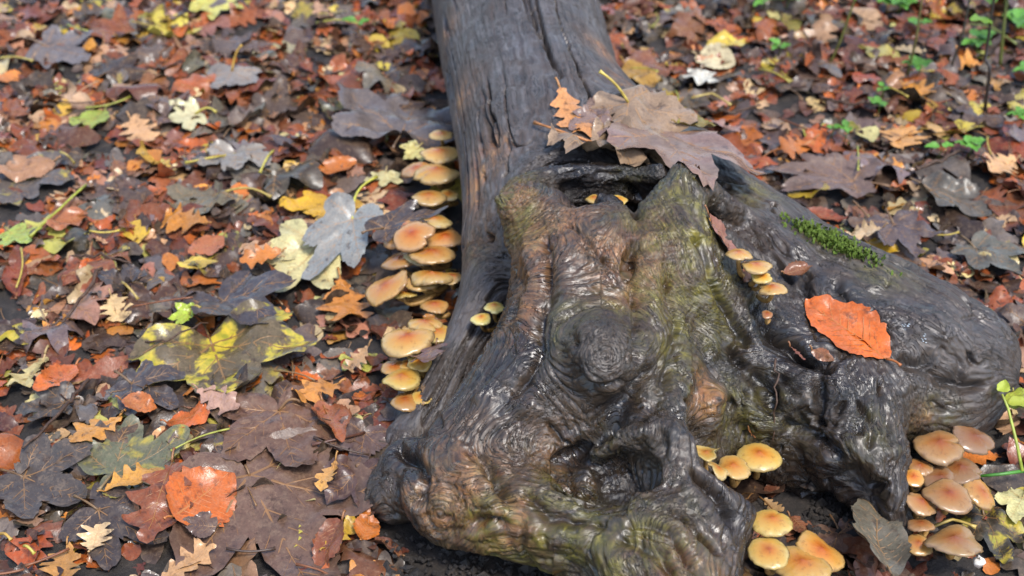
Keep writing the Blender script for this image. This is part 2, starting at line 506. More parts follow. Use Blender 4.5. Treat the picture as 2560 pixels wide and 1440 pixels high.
wsum += 1e-9; S /= wsum; A /= wsum
LAB = PW.argmax(1)
trunkness = (PW[:, 0] + 0.45 * PW[:, 1]) / (PW.sum(1) + 1e-9)
trunkness = np.clip(trunkness, 0, 1)
# knots: rings around a centre
KNOTS = [(1508, 545, .040), (1512, 890, .024), (1500, 1190, .05), (1690, 1340, .025), (1100, 1290, .025), (1960, 1000, .035),
         (2080, 980, .03), (1890, 960, .03), (2080, 730, .022), (1370, 1120, .03), (1590, 1080, .03)]
KN = noise3(VV * 30, 5)
for px, py, r in KNOTS:
    c = on_wood(px, py)
    dist = np.sqrt(((VV - c) ** 2).sum(1))
    w = .8 * np.exp(-(dist / (r * .8)) ** 2)
    wob = dist * (1 + 0.3 * KN)
    A = A * (1 - w) + w * (wob * 1.1 + A * .35)
    S = S * (1 - w) + w * (S * .35)
sf = 1 - trunkness
warp = np.stack([fbm(VV * 22, 2, 1), fbm(VV * 22, 2, 2), fbm(VV * 22, 2, 3)], 1)
A2 = A + warp[:, 0] * (0.003 + .006 * sf)
GR = np.stack([S, A2, 0.3 * warp[:, 1]], 1)
disp = 0.007 * sf * fbm(VV * 20 + warp * .8, 3, 21)
disp += 0.0016 * sf * fbm(VV * 62 + warp * 1.5, 3, 31)
gn = np.clip((PW[:, 4] + .5 * PW[:, 3] + .55 * PW[:, 1] + .12 * PW[:, 2]) / (PW.sum(1) + 1e-9), 0, 1)
rg2 = np.abs(noise3(VV * 34 + warp * 2.2, 33))
disp += gn * (0.004 * np.minimum(rg2, .45) - 0.0015) + gn * 0.0015 * np.abs(noise3(VV * 75 + warp * 3, 35))
pit = np.clip(noise3(VV * 42 + warp * 2, 37) - .33, 0, .4)
disp -= gn * 0.03 * pit
rid = 1 - np.abs(noise3(np.stack([S * 6, A2 * 85, warp[:, 2] * .6], 1), 41)) * 2.2
disp += 0.0005 * (0.6 + sf) * rid
disp += 0.0006 * noise3(np.stack([S * 12, A2 * 240, warp[:, 1]], 1), 43)
grv = np.abs(noise3(np.stack([S * 3.6, A2 * 95, warp[:, 1] * .5], 1), 45))
disp -= (0.0008 + .0013 * sf) * np.exp(-(grv / .07) ** 2)
grv2 = np.abs(noise3(np.stack([S * 10, A2 * 190, warp[:, 2] * .8], 1), 47))
disp -= (0.0004 + .0003 * sf) * np.exp(-(grv2 / .09) ** 2)
# long drying splits of the trunk
spl = np.abs(noise3(np.stack([S * 2.6 + 3, A2 * 46, 0 * S + 1.7], 1), 51))
gate = np.clip(noise3(np.stack([S * 5, A2 * 20, 0 * S], 1), 53) * 4 + 0.45, 0, 1)
split = np.exp(-(spl / 0.035) ** 2) * gate * np.clip(trunkness * 1.4 - .2, 0, 1)
disp -= 0.012 * split
disp += 0.0035 * trunkness * noise3(np.stack([S * 2.2, A2 * 22, 0 * S + 4], 1), 57)
# cracks drawn on the surface
CRACKS = [([(1335, 20), (1360, 100), (1395, 190)], .0028, .012), ([(1268, 330), (1270, 420), (1262, 430)], .0022, .008), ([(1190, 280), (1205, 400), (1212, 500)], .002, .008),
          ([(1225, 250), (1245, 360)], .002, .007), ([(1300, 1065), (1330, 1130), (1390, 1165)], .0022, .008), ([(1360, 1055), (1400, 1100), (1420, 1110)], .002, .007),
          ([(1660, 860), (1640, 960), (1625, 1010)], .0016, .006), ([(1735, 760), (1700, 850), (1690, 900)], .0016, .005), ([(1590, 1270), (1700, 1300), (1790, 1380)], .002, .007),
          ([(1570, 1330), (1690, 1370), (1740, 1440)], .002, .007), ([(1430, 870), (1440, 920), (1470, 945)], .0022, .007), ([(1450, 610), (1500, 640), (1540, 650)], .0015, .004),
          ([(1930, 640), (2000, 720), (2080, 770)], .002, .006), ([(1560, 690), (1590, 600), (1580, 520)], .0025, .012), ([(1900, 770), (1960, 840), (2010, 900)], .003, .009),
          ([(1840, 840), (1830, 900), (1870, 990)], .003, .009), ([(2120, 930), (2170, 1030), (2180, 1120)], .0025, .007), ([(1950, 940), (2000, 1010), (2060, 1060)], .003, .008),
          ([(1380, 1170), (1400, 1230), (1460, 1265)], .003, .008), ([(1420, 560), (1460, 590), (1540, 680)], .002, .005), ([(1210, 1160), (1270, 1200), (1290, 1260)], .0025, .006)]
CRACKS = CRACKS + FINE
crackm = np.maximum(split, .55 * np.exp(-(grv / .05) ** 2) * sf)
for pl, wd, dp in CRACKS:
    pts = []
    for (a, b), (c, d) in zip(pl[:-1], pl[1:]):
        for f in np.linspace(0, 1, 6):
            pts.append(on_wood(a + (c - a) * f, b + (d - b) * f))
    pts = np.array(pts)
    lo = pts.min(0) - .03; hi = pts.max(0) + .03
    sel = np.where(((VV > lo) & (VV < hi)).all(1))[0]
    if len(sel) == 0: continue
    q = VV[sel] + warp[sel] * (.006 if abs(dp) < .006 else .012)
    dm = np.full(len(sel), 9.)
    for s in range(len(pts) - 1):
        d, _ = seg_eval(q, pts[s], 0, pts[s + 1], 0)
        dm = np.minimum(dm, d)
    g = np.exp(-(dm / wd) ** 2)
    disp[sel] -= dp * g
    if dp > 0: crackm[sel] = np.maximum(crackm[sel], np.clip(g * 1.3 - .5, 0, 1) * .9)
VF = VV + NN * disp[:, None]

# coloured patches with a shape of their own
PN1 = fbm(np.stack([S * 25, A2 * 90, warp[:, 0] * 2], 1), 2, 61) + fbm(VV * 40, 2, 64)
PN2 = fbm(np.stack([S * 25, A2 * 90, warp[:, 1] * 2], 1), 2, 71) + fbm(VV * 40, 2, 74)
def patch_mask(lst, seed, sharp=1.6):
    m = np.zeros(nv)
    for px, py, r, a in lst:
        c = on_wood(px, py)
        sel = np.where((np.abs(VV - c) < 2.2 * r).all(1))[0]
        m[sel] = np.maximum(m[sel], a * np.exp(-((VV[sel] - c) ** 2).sum(1) / (r * r)))
    n = PN1 if seed < 70 else PN2 if seed < 80 else PN1 - PN2
    return np.clip(m * (1 + sharp * n), 0, 1)
moss = patch_mask([(1262, 520, .03, 1.2), (1330, 570, .022, .7), (1690, 560, .05, .9), (1750, 720, .06, .9), (1690, 460, .02, 1), (1640, 780, .05, .6), (1330, 450, .02, .7), (1570, 440, .02, .9),
                   (1880, 1050, .035, 1.1), (1850, 1000, .03, .8), (1430, 1270, .05, .8), (1600, 1380, .05, .7), (1230, 1340, .05, .7), (1350, 1390, .05, .6), (1180, 640, .02, .3), (1700, 900, .04, .5),
                   (2060, 600, .02, .8), (2210, 680, .03, .5), (1890, 480, .03, .5), (2180, 1080, .03, .4), (1500, 1120, .02, .6), (1430, 800, .03, .5), (2330, 1060, .03, .3)], 61)
orange = patch_mask([(1340, 590, .04, 1.1), (1310, 520, .035, 1.0), (1420, 540, .04, .5), (1330, 680, .03, .9), (1600, 660, .035, .8), (1560, 690, .03, .8), (1300, 800, .03, .6), (1120, 1230, .05, .8),
                     (1180, 1190, .03, .7), (1090, 1290, .03, .9), (1290, 1290, .02, 1.2), (1230, 1330, .04, .7), (1770, 970, .016, 1.6), (1760, 1005, .012, 1.6), (1400, 1150, .04, .4),
                     (1210, 400, .03, .8), (1180, 470, .03, .8), (1150, 250, .03, .7), (1190, 600, .025, .6), (1120, 80, .03, .5), (1500, 120, .02, .6), (1555, 200, .02, .6), (1620, 600, .03, .7), (1510, 640, .04, .5), (1700, 1440, .04, .4), (2300, 1040, .012, .8)], 71)
dark = patch_mask([(1480, 470, .06, 1.2), (1560, 480, .05, 1.2), (1500, 1190, .045, .9), (1560, 1230, .03, .8), (1950, 960, .05, .7), (2060, 990, .05, .7), (2090, 740, .05, .6), (2120, 1230, .06, .7),
                   (1930, 830, .04, .8), (1260, 790, .05, .9), (1240, 880, .05, .9), (1000, 1100, .05, .8), (1010, 1220, .04, .7), (1830, 930, .03, .7), (1900, 1180, .05, .6), (1850, 1300, .04, .5), (1540, 1040, .02, .9)], 81, 1.0)
dark = np.clip(dark + 0.75 * crackm, 0, 1)
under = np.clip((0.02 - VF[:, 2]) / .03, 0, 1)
dark = np.clip(dark + 0.5 * under, 0, 1)       # wood gets darker towards its foot

# smooth normals of the whole surface
fa = VF[QQ[:, 0]]; fb = VF[QQ[:, 1]]; fc = VF[QQ[:, 2]]; fd = VF[QQ[:, 3]]
fn = np.cross(fc - fa, fd - fb)
VN = np.zeros_like(VF)
for i in range(4):
    for c in range(3): VN[:, c] += np.bincount(QQ[:, i], fn[:, c], nv)
VN /= np.linalg.norm(VN, axis=1)[:, None] + 1e-12

tree = empty('fallen_tree', (0.1, 1.2, 0))
tag(tree, 'weathered dark fallen tree with hollow knobbly stump and spreading roots among leaves', 'fallen tree')
flab = LAB[QQ[:, 0]]
for pi, pn in enumerate(PARTS):
    fq = QQ[flab == pi]
    if len(fq) == 0: continue
    ids = np.unique(fq); rm = np.full(nv, -1); rm[ids] = np.arange(len(ids))
    me = bpy.data.meshes.new(pn)
    me.vertices.add(len(ids)); me.vertices.foreach_set('co', (VF[ids] - np.array(tree.location)).astype(np.float32).ravel())
    me.loops.add(len(fq) * 4); me.loops.foreach_set('vertex_index', rm[fq].astype(np.int32).ravel())
    me.polygons.add(len(fq)); me.polygons.foreach_set('loop_start', np.arange(0, len(fq) * 4, 4, dtype=np.int32))
    me.polygons.foreach_set('use_smooth', np.ones(len(fq), bool))
    me.update(calc_edges=True)
    at = me.attributes.new('grain', 'FLOAT_VECTOR', 'POINT'); at.data.foreach_set('vector', GR[ids].astype(np.float32).ravel())
    at = me.attributes.new('masks', 'FLOAT_COLOR', 'POINT')
    at.data.foreach_set('color', np.stack([moss[ids], orange[ids], dark[ids], np.ones(len(ids))], 1).astype(np.float32).ravel())
    at = me.attributes.new('trunkness', 'FLOAT', 'POINT'); at.data.foreach_set('value', trunkness[ids].astype(np.float32))
    me.normals_split_custom_set_from_vertices([tuple(v) for v in VN[ids]])
    o = obj(pn, me, M_WOOD, tree)
tv, tf, tg = [], [], []
tn = 48
for i in range(26):
    f_ = i / 25
    cen_ = CH[0][2][0][0] + (CH[0][2][0][0] - CH[0][2][1][0]) * (f_ * 2.2) if i else CH[0][2][0][0]
    cen_ = np.array([CH[0][2][0][0][0] - .03 * f_, 2.06 + 1.3 * f_, .125])
    for k in range(tn):
        a_ = 2 * math.pi * k / tn
        r_ = .118 + .004 * math.sin(a_ * 5 + 2) + .003 * math.sin(a_ * 9)
        tv.append(cen_ + r_ * np.array([math.sin(a_), 0, math.cos(a_)]) - np.array(tree.location))
        tg.append((1.3 * f_, ((a_ + math.pi) % (2 * math.pi) - math.pi) * .11, 0))
for i in range(25):
    for k in range(tn):
        tf.append((i * tn + k, (i + 1) * tn + k, (i + 1) * tn + (k + 1) % tn, i * tn + (k + 1) % tn))
tf.append(tuple(25 * tn + k for k in range(tn)))
me = mesh_from('trunk_end', tv, tf)
me.attributes.new('grain', 'FLOAT_VECTOR', 'POINT').data.foreach_set('vector', np.array(tg, np.float32).ravel())
me.attributes.new('trunkness', 'FLOAT', 'POINT').data.foreach_set('value', np.ones(len(tv), np.float32))
obj('trunk_end', me, M_WOOD, tree)

# ------------------------------------------------------------------ ground
gx = np.concatenate([np.linspace(-40, -2, 12)[:-1], np.linspace(-2, 2, 161), np.linspace(2, 40, 12)[1:]])
gy = np.concatenate([np.linspace(-20, -0.2, 8)[:-1], np.linspace(-0.2, 3.4, 145), np.linspace(3.4, 70, 14)[1:]])
GX, GY = np.meshgrid(gx, gy, indexing='ij')
gp = np.stack([GX.ravel(), GY.ravel(), 0 * GX.ravel()], 1)
def ground_z(p):
    near = np.exp(-((p[:, 0] / 3) ** 2 + ((p[:, 1] - 1.3) / 3) ** 2))
    return near * (0.010 * fbm(p * 5, 3, 91) - 0.004)
gp[:, 2] = ground_z(gp)
nxg, nyg = len(gx), len(gy)
ii, jj = np.meshgrid(np.arange(nxg - 1), np.arange(nyg - 1), indexing='ij')
b0 = (ii * nyg + jj).ravel()
gf = np.stack([b0, b0 + nyg, b0 + nyg + 1, b0 + 1], 1)
ground = obj('ground', mesh_from('ground', gp, gf), M_SOIL)
tag(ground, 'dark damp forest soil under the fallen leaves', 'ground', kind='structure')
# ------------------------------------------------------------------ materials: leaves, mushrooms, stems
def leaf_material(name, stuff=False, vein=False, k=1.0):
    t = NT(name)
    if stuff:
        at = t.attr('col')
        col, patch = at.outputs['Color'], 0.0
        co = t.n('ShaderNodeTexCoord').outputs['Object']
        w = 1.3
    else:
        oi = t.n('ShaderNodeObjectInfo')
        col, patch = oi.outputs['Color'], oi.outputs['Alpha']
        co = t.n('ShaderNodeTexCoord').outputs['Object']
        w = t.math('MULTIPLY', oi.outputs['Random'], 37.0)
    if vein:
        c = t.mix(0.62, col, (0.26, 0.125, 0.035))
        t.l(c, t.b.inputs['Base Color'])
        t.b.inputs['Roughness'].default_value = 0.42
        return t.m
    big = t.noise(co, 22 * k, 4, 0.6, 0.3, w)
    mid = t.noise(co, 95 * k, 4, 0.6, 0.2, w)
    fine = t.noise(co, 420 * k, 3, 0.6, 0.0, w)
    c = t.mix(t.vramp(big, [(0.38, 0.0), (0.72, 0.72)]), col, t.mix(0.75, col, (0.045, 0.026, 0.018)))
    c = t.mix(t.vramp(mid, [(0.3, 0.45), (0.5, 0.0)]), c, t.mix(0.5, col, (0.24, 0.17, 0.11)))
    c = t.mix(t.vramp(mid, [(0.56, 0.0), (0.66, 0.65)]), c, (0.035, 0.018, 0.012))
    c = t.mix(t.vramp(fine, [(0.35, 0.28), (0.6, 0.0)]), c, (0.02, 0.012, 0.008))
    c = t.mix(t.vramp(t.noise(co, 160 * k, 5, 0.7, 0.8, w), [(0.52, 0.0), (0.66, 0.5)]), c, t.mix(0.55, col, (0.30, 0.20, 0.12)))
    if not stuff:
        pm = t.math('MULTIPLY', patch, t.vramp(t.noise(co, 30 * k, 5, 0.62, 0.5, w), [(0.50, 0.0), (0.57, 1.0)]))
        pcol = t.ramp(mid, [(0.35, (0.24, 0.23, 0.03)), (0.6, (0.50, 0.36, 0.04))])
        c = t.mix(pm, c, pcol)
    t.l(c, t.b.inputs['Base Color'])
    t.l(t.vramp(big, [(0.34, 0.17), (0.52, 0.30), (0.7, 0.5)]), t.b.inputs['Roughness'])
    t.b.inputs['Specular IOR Level'].default_value = 0.36
    vor = t.n('ShaderNodeTexVoronoi', feature='DISTANCE_TO_EDGE')
    vor.inputs['Scale'].default_value = 330 * k
    t.l(co, vor.inputs['Vector'])
    ret = t.vramp(vor.outputs['Distance'], [(0.0, 0.0), (0.16, 1.0)])
    bn = t.bump(mid, 0.22, 0.003)
    bn = t.bump(ret, 0.07, 0.0012, bn)
    bn = t.bump(fine, 0.12, 0.001, bn)
    t.l(bn, t.b.inputs['Normal'])
    return t.m
M_LEAF = leaf_material('fallen_leaf')
M_LEAFU = leaf_material('litter_leaf', k=.07)
M_VEIN = leaf_material('leaf_vein', vein=True)
M_LSTUFF = leaf_material('leaf_litter', stuff=True)

def simple_mat(name, col, rough=0.5, spec=0.5, var=0.35, scale=120, bump=0.3, objcol=False):
    t = NT(name)
    co = t.n('ShaderNodeTexCoord').outputs['Object']
    n = t.noise(co, scale, 4, 0.6)
    src = t.n('ShaderNodeObjectInfo').outputs['Color'] if objcol else tuple(col)
    dk = t.mix(1.0, src, (1 - var, 1 - var * 1.1, 1 - var * 1.2), 'MULTIPLY')
    c = t.mix(t.vramp(n, [(0.35, 0), (0.65, 1)]), src, dk)
    t.l(c, t.b.inputs['Base Color'])
    t.b.inputs['Roughness'].default_value = rough
    t.b.inputs['Specular IOR Level'].default_value = spec
    t.l(t.bump(n, bump, 0.002), t.b.inputs['Normal'])
    return t.m
M_STALK = simple_mat('leaf_stalk', (0.4, 0.3, 0.05), 0.45, 0.5, 0.4, 90, 0.2, True)
M_TWIG = simple_mat('twig_bark', (0.09, 0.05, 0.03), 0.6, 0.4, 0.6, 200, 0.6)
M_GREEN = simple_mat('green_plant_leaf', (0.10, 0.22, 0.03), 0.45, 0.4, 0.4, 150, 0.2, True)
M_MOSS = simple_mat('moss', (0.11, 0.17, 0.02), 0.7, 0.3, 0.5, 300, 0.2)
M_MOULD = simple_mat('white_mould', (0.40, 0.45, 0.48), 0.8, 0.3, 0.3, 400, 0.5)
M_PEBBLE = simple_mat('pale_pebble', (0.75, 0.70, 0.62), 0.4, 0.5, 0.2, 200, 0.1)

def mat_cap():
    t = NT('mushroom_cap')
    oi = t.n('ShaderNodeObjectInfo')
    rad = t.attr('rad').outputs['Fac']
    co = t.n('ShaderNodeTexCoord').outputs['Object']
    w = t.math('MULTIPLY', oi.outputs['Random'], 20.0)
    n = t.noise(co, 70, 4, 0.6, 0.3, w)
    r2 = t.math('ADD', rad, t.math('MULTIPLY', t.math('SUBTRACT', n, 0.5), 0.55))
    c = t.ramp(r2, [(0.0, (0.34, 0.075, 0.012)), (0.22, (0.46, 0.15, 0.022)), (0.48, (0.50, 0.235, 0.045)), (0.75, (0.49, 0.285, 0.075)), (0.92, (0.48, 0.32, 0.12)), (1.0, (0.28, 0.18, 0.07))])
    c = t.mix(1.0, c, oi.outputs['Color'], 'MULTIPLY')
    br = t.math('MULTIPLY', oi.outputs['Alpha'], t.vramp(n, [(0.3, 0.55), (0.6, 1.0)]))
    c = t.mix(br, c, t.mix(rad, (0.15, 0.055, 0.022), (0.23, 0.14, 0.095)))
    blot = t.noise(co, 190, 4, 0.65, 0.2, w)
    c = t.mix(t.vramp(blot, [(0.56, 0), (0.72, 0.55)]), c, (0.14, 0.055, 0.02))
    t.l(c, t.b.inputs['Base Color'])
    t.b.inputs['Roughness'].default_value = 0.24
    t.b.inputs['Specular IOR Level'].default_value = 0.5
    t.b.inputs['Subsurface Weight'].default_value = 0.12
    t.b.inputs['Subsurface Radius'].default_value = (0.006, 0.003, 0.001)
    t.b.inputs['Subsurface Scale'].default_value = 0.6
    fine = t.noise(co, 500, 3, 0.6)
    t.l(t.bump(fine, 0.15, 0.0008), t.b.inputs['Normal'])
    return t.m
M_CAP = mat_cap()
M_GILL = simple_mat('mushroom_gills', (0.30, 0.25, 0.10), 0.7, 0.2, 0.5, 300, 0.3)
M_STEM = simple_mat('mushroom_stem', (0.42, 0.24, 0.07), 0.5, 0.4, 0.6, 120, 0.3)

# ------------------------------------------------------------------ leaf shapes (unit length, stalk joint at 0,0, tip at 0,1)
SYC = np.array([(0, 1), (5, .91), (11, .83), (17, .74), (23, .60), (27, .55), (32, .66), (39, .79), (45, .85), (50, .90), (56, .80), (65, .69), (74, .53), (79, .46),
                (87, .52), (97, .58), (106, .56), (118, .46), (135, .34), (155, .20), (172, .09), (180, .03)], float)
def in_poly(pts, poly):
    x, y = pts[:, 0], pts[:, 1]
    r = np.zeros(len(pts), bool)
    j = len(poly) - 1
    for i in range(len(poly)):
        xi, yi = poly[i]; xj, yj = poly[j]
        c = ((yi > y) != (yj > y)) & (x < (xj - xi) * (y - yi) / (yj - yi + 1e-12) + xi)
        r ^= c
        j = i
    return r
def leaf_outline(kind, rng, hi):
    if kind == 'syc':
        n = 120 if hi else 54
        th = np.linspace(-180, 180, n, endpoint=False)
        jit = {s: rng.uniform(.88, 1.1, 3) for s in (-1, 1)}
        r = np.interp(np.abs(th), SYC[:, 0], SYC[:, 1])
        for s in (-1, 1):
            m = np.sign(th) == s
            a = np.abs(th[m])
            r[m] *= np.interp(a, [0, 27, 50, 79, 105, 150], [1, 1, jit[s][0], 1, jit[s][1], jit[s][2]])
        tooth = ((np.abs(th) * (0.16 if hi else .1)) % 1.0) - .5
        r *= 1 + (.07 if hi else .05) * tooth * np.clip(r * 1.6 - .2, 0, 1)
        r *= 1 + .03 * rng.normal(size=n) * (0.5 if hi else 1)
        sk = rng.uniform(-.12, .12)
        p = np.stack([r * np.sin(np.radians(th)), r * np.cos(np.radians(th))], 1)
        p[:, 0] += sk * p[:, 1] ** 2
        p[:, 0] *= rng.uniform(.85, 1.05)
    else:
        n = {'oak': 46, 'beech': 34, 'birch': 34}[kind]
        if not hi: n = int(n * .6)
        t = np.linspace(0, 1, n)
        sides = []
        for s in (1, -1):
            if kind == 'oak':
                env = .31 * np.sin(np.pi * t ** 1.25) ** .6
                ph = rng.uniform(0, .35); nl = rng.choice([3.6, 4.1, 4.6])
                lob = .5 + .5 * np.cos(2 * np.pi * (nl * t ** .95 - ph))
                w = env * (.40 + .66 * lob ** .8) + .012
                yy = t + .045 * lob * (1 - t) - .02
            elif kind == 'beech':
                w = .315 * np.sin(np.pi * t ** .88) ** .82 * (1 + .035 * np.sin(t * 2 * np.pi * 8.5)) + .004
                yy = t.copy()
            else:
                w = .40 * np.sin(np.pi * t ** .7) ** .9 * (1 + .06 * (((t * 12) % 1) - .5)) + .004
                yy = t.copy()
            w = w * (1 + .04 * rng.normal(size=n)) * rng.uniform(.88, 1.08)
            sides.append(np.stack([s * w, yy], 1))
        p = np.concatenate([sides[0], sides[1][::-1][1:-1]])
        p[:, 0] += rng.uniform(-.16, .16) * (p[:, 1] - .5) ** 2 * 2
    return p
def leaf_veins(kind, rng, hi):
    v = []
    if kind == 'syc':
        for a, L in ((0, .95), (49, .84), (-49, .84), (102, .52), (-102, .52)):
            d = np.array([math.sin(math.radians(a)), math.cos(math.radians(a))])
            v.append((np.array([d * 0, d * L * .5, d * L]), 1.0))
            if hi:
                for k in range(1, 6):
                    for s in (-1, 1):
                        b = d * L * (.12 + .14 * k)
                        aa = math.radians(a + s * 38)
                        e = b + np.array([math.sin(aa), math.cos(aa)]) * L * .30 * (1 - .11 * k) * (1 if abs(a) < 90 else .7)
                        v.append((np.array([b, (b + e) / 2, e]), .55))
    else:
        v.append((np.array([(0, 0), (0, .5), (0, .96)], float), 1.0))
        if hi:
            n = {'oak': 5, 'beech': 8, 'birch': 6}[kind]
            wd = {'oak': .24, 'beech': .28, 'birch': .30}[kind]
            for k in range(n):
                y0 = .10 + .72 * k / n
                for s in (-1, 1):
                    f = math.sin(math.pi * min(1, (y0 + .1)) ** .9) ** .8
                    e = np.array([s * wd * f, y0 + .20])
                    v.append((np.array([(0, y0), (e[0] * .5, y0 + .09), e]), .55))
    return v
def tube(pts, rad, n=5):
    pts = np.asarray(pts, float)
    V, Fc = [], []
    m = len(pts)
    prev = None
    for i in range(m):
        d = pts[min(i + 1, m - 1)] - pts[max(i - 1, 0)]
        d /= np.linalg.norm(d) + 1e-12
        up = np.array([0, 0, 1.]) if abs(d[2]) < .9 else np.array([1., 0, 0])
        if prev is not None:
            up = prev
        e1 = up - d * (up @ d); e1 /= np.linalg.norm(e1) + 1e-12
        prev = e1
        e2 = np.cross(d, e1)
        for k in range(n):
            a = 2 * math.pi * k / n
            V.append(pts[i] + rad[i] * (math.cos(a) * e1 + math.sin(a) * e2))
    for i in range(m - 1):
        for k in range(n):
            Fc.append((i * n + k, i * n + (k + 1) % n, (i + 1) * n + (k + 1) % n, (i + 1) * n + k))
    Fc.append(tuple(range(n))[::-1]); Fc.append(tuple((m - 1) * n + k for k in range(n)))
    return V, Fc
class Leaf:
    """flat leaf outline + triangulation + deformation"""
    def __init__(s, kind, seed, hi=False, bites=1, spacing=None, curl=None, roll=None, fold=None, wave=None):
        rng = np.random.RandomState(seed)
        s.kind, s.hi, s.rng = kind, hi, rng
        p = leaf_outline(kind, rng, hi)
        cen = p.mean(0)
        for b in range(bites):
            i = rng.randint(len(p)); dp = rng.uniform(.15, .45); wd = rng.randint(1, 4 if not hi else 7)
            for k in range(-wd, wd + 1):
                j = (i + k) % len(p)
                if np.linalg.norm(p[j]) > .25:
                    p[j] += (cen - p[j]) * dp * (1 - abs(k) / (wd + 1)) * rng.uniform(.7, 1.2)
        s.out = p
        h = spacing or (.055 if hi else .14)
        lo, hg = p.min(0), p.max(0)
        g = np.array([(lo[0] + (i + .5 * (j % 2)) * h, lo[1] + j * h * .87) for j in range(int((hg[1] - lo[1]) / h / .87) + 2) for i in range(int((hg[0] - lo[0]) / h) + 2)])
        g = g[in_poly(g, p)]
        if len(g):
            dmin = np.sqrt(((g[:, None] - p[None]) ** 2).sum(2)).min(1)
            g = g[dmin > h * .45]
        allp = np.concatenate([p, g]) if len(g) else p
        r = delaunay_2d_cdt([Vector(q) for q in allp], [], [list(range(len(p)))], 1, 1e-6)
        s.v2 = np.array([tuple(q) for q in r[0]])
        s.f = [tuple(f) for f in r[2]]
        # keep faces turned up
        a = s.v2
        s.f = [f if np.cross(a[f[1]] - a[f[0]], a[f[2]] - a[f[0]]) > 0 else f[::-1] for f in s.f]
        s.veins = leaf_veins(kind, rng, hi)
        s.curl = rng.uniform(-1.0, 1.2) if curl is None else curl
        s.roll = rng.uniform(-1.5, 1.5) if roll is None else roll
        s.fold = rng.uniform(-.1, .3) if fold is None else fold
        s.wave = rng.uniform(.05, .15) if wave is None else wave
        s.ns = rng.randint(90)
        s.foot = g if len(g) > 6 else s.v2
    def deform(s, q):
        x, y = q[:, 0], q[:, 1]
        z = s.fold * np.abs(x)
        p3 = np.stack([x * 3.2, y * 3.2, 0 * x + .5], 1)
        z = z + s.wave * noise3(p3, s.ns) * 2 * np.clip(np.hypot(x, y - .35) * 2, .2, 1.2)
        # puffed up between the veins
        A_ = np.concatenate([pl[:-1] for pl, w in s.veins]); B_ = np.concatenate([pl[1:] for pl, w in s.veins]) - A_
        t = np.clip(((q[:, None] - A_[None]) * B_[None]).sum(2) / (B_ ** 2).sum(1)[None], 0, 1)
        dm = np.sqrt(((q[:, None] - A_[None] - t[:, :, None] * B_[None]) ** 2).sum(2)).min(1)
        z = z + .4 * np.minimum(dm, .07)
        if abs(s.roll) > .01:
            k = s.roll
            xx = np.sin(x * k) / k; zz = (1 - np.cos(x * k)) / k
            x, z = xx - z * np.sin(x * k), zz + z * np.cos(x * k)
        if abs(s.curl) > .01:
            k = s.curl; yc = y - .45
            y2 = np.sin(yc * k) / k; z2 = (1 - np.cos(yc * k)) / k
            y, z = .45 + y2 - z * np.sin(yc * k), z2 + z * np.cos(yc * k)
        return np.stack([x, y, z], 1)
    def blade(s):
        return s.deform(s.v2), s.f
    def veinmesh(s, wid=.011, lift=.006):
        Q, LF, Fc, nb = [], [], [], 0
        for pl, w in s.veins:
            n = 9 if w > .9 else 5
            t = np.linspace(0, 1, n)
            ts = np.linspace(0, 1, len(pl))
            c = np.stack([np.interp(t, ts, pl[:, 0]), np.interp(t, ts, pl[:, 1])], 1)
            ok = in_poly(c, s.out); ok[0] = True
            k = len(c) if ok.all() else int(np.argmin(ok))
            c = c[:k]
            if k < 2: continue
            d = np.gradient(c, axis=0); d /= np.linalg.norm(d, axis=1)[:, None] + 1e-9
            nr = np.stack([-d[:, 1], d[:, 0]], 1)
            ww = wid * w * np.linspace(1, .25, k)[:, None]
            tri = np.stack([c - nr * ww, c, c + nr * ww], 1).reshape(-1, 2)
            Q.append(tri); LF.append(np.tile([-.002, lift * (.5 + .5 * w), -.002], k))
            for i in range(k - 1):
                a0 = nb + 3 * i
                Fc += [(a0, a0 + 1, a0 + 4, a0 + 3), (a0 + 1, a0 + 2, a0 + 5, a0 + 4)]
            nb += 3 * k
        V = s.deform(np.concatenate(Q)); V[:, 2] += np.concatenate(LF)
        return V, Fc
    def stalk(s, L=.5, r=.012, n=6, lift=.06):
        rng = s.rng
        b = s.deform(np.array([[0, 0.]]))[0]
        dx = rng.uniform(-.3, .3)
        t = np.linspace(0, 1, n)
        pts = np.stack([b[0] + dx * L * t ** 2, b[1] - L * t, b[2] + lift * np.sin(t * 2.2) + .004], 1)
        rr = r * (1 + .7 * np.clip(t * 6 - 5, 0, 1))
        return tube(pts, rr, 5)

# ------------------------------------------------------------------ height map of what already lies there
HX0, HY0, HC = -1.7, 0.5, 0.006
HNX, HNY = int(3.4 / HC), int(2.7 / HC)
hx = HX0 + HC * (np.arange(HNX) + .5); hy = HY0 + HC * (np.arange(HNY) + .5)
HXX, HYY = np.meshgrid(hx, hy, indexing='ij')
H = ground_z(np.stack([HXX.ravel(), HYY.ravel(), 0 * HXX.ravel()], 1)).reshape(HNX, HNY).astype(float) + .001
WH = np.full((HNX, HNY), -1.0)          # top of the wood (max of fine vertices per cell)
ci = ((VF[:, 0] - HX0) / HC).astype(int); cj = ((VF[:, 1] - HY0) / HC).astype(int)
ok = (ci >= 0) & (ci < HNX) & (cj >= 0) & (cj < HNY)
np.maximum.at(WH, (ci[ok], cj[ok]), VF[ok, 2])
for j_ in range(int((2.08 - HY0) / HC), HNY):      # trunk runs on beyond the modelled roots
    WH[(hx > -.11) & (hx < .13), j_] = .22
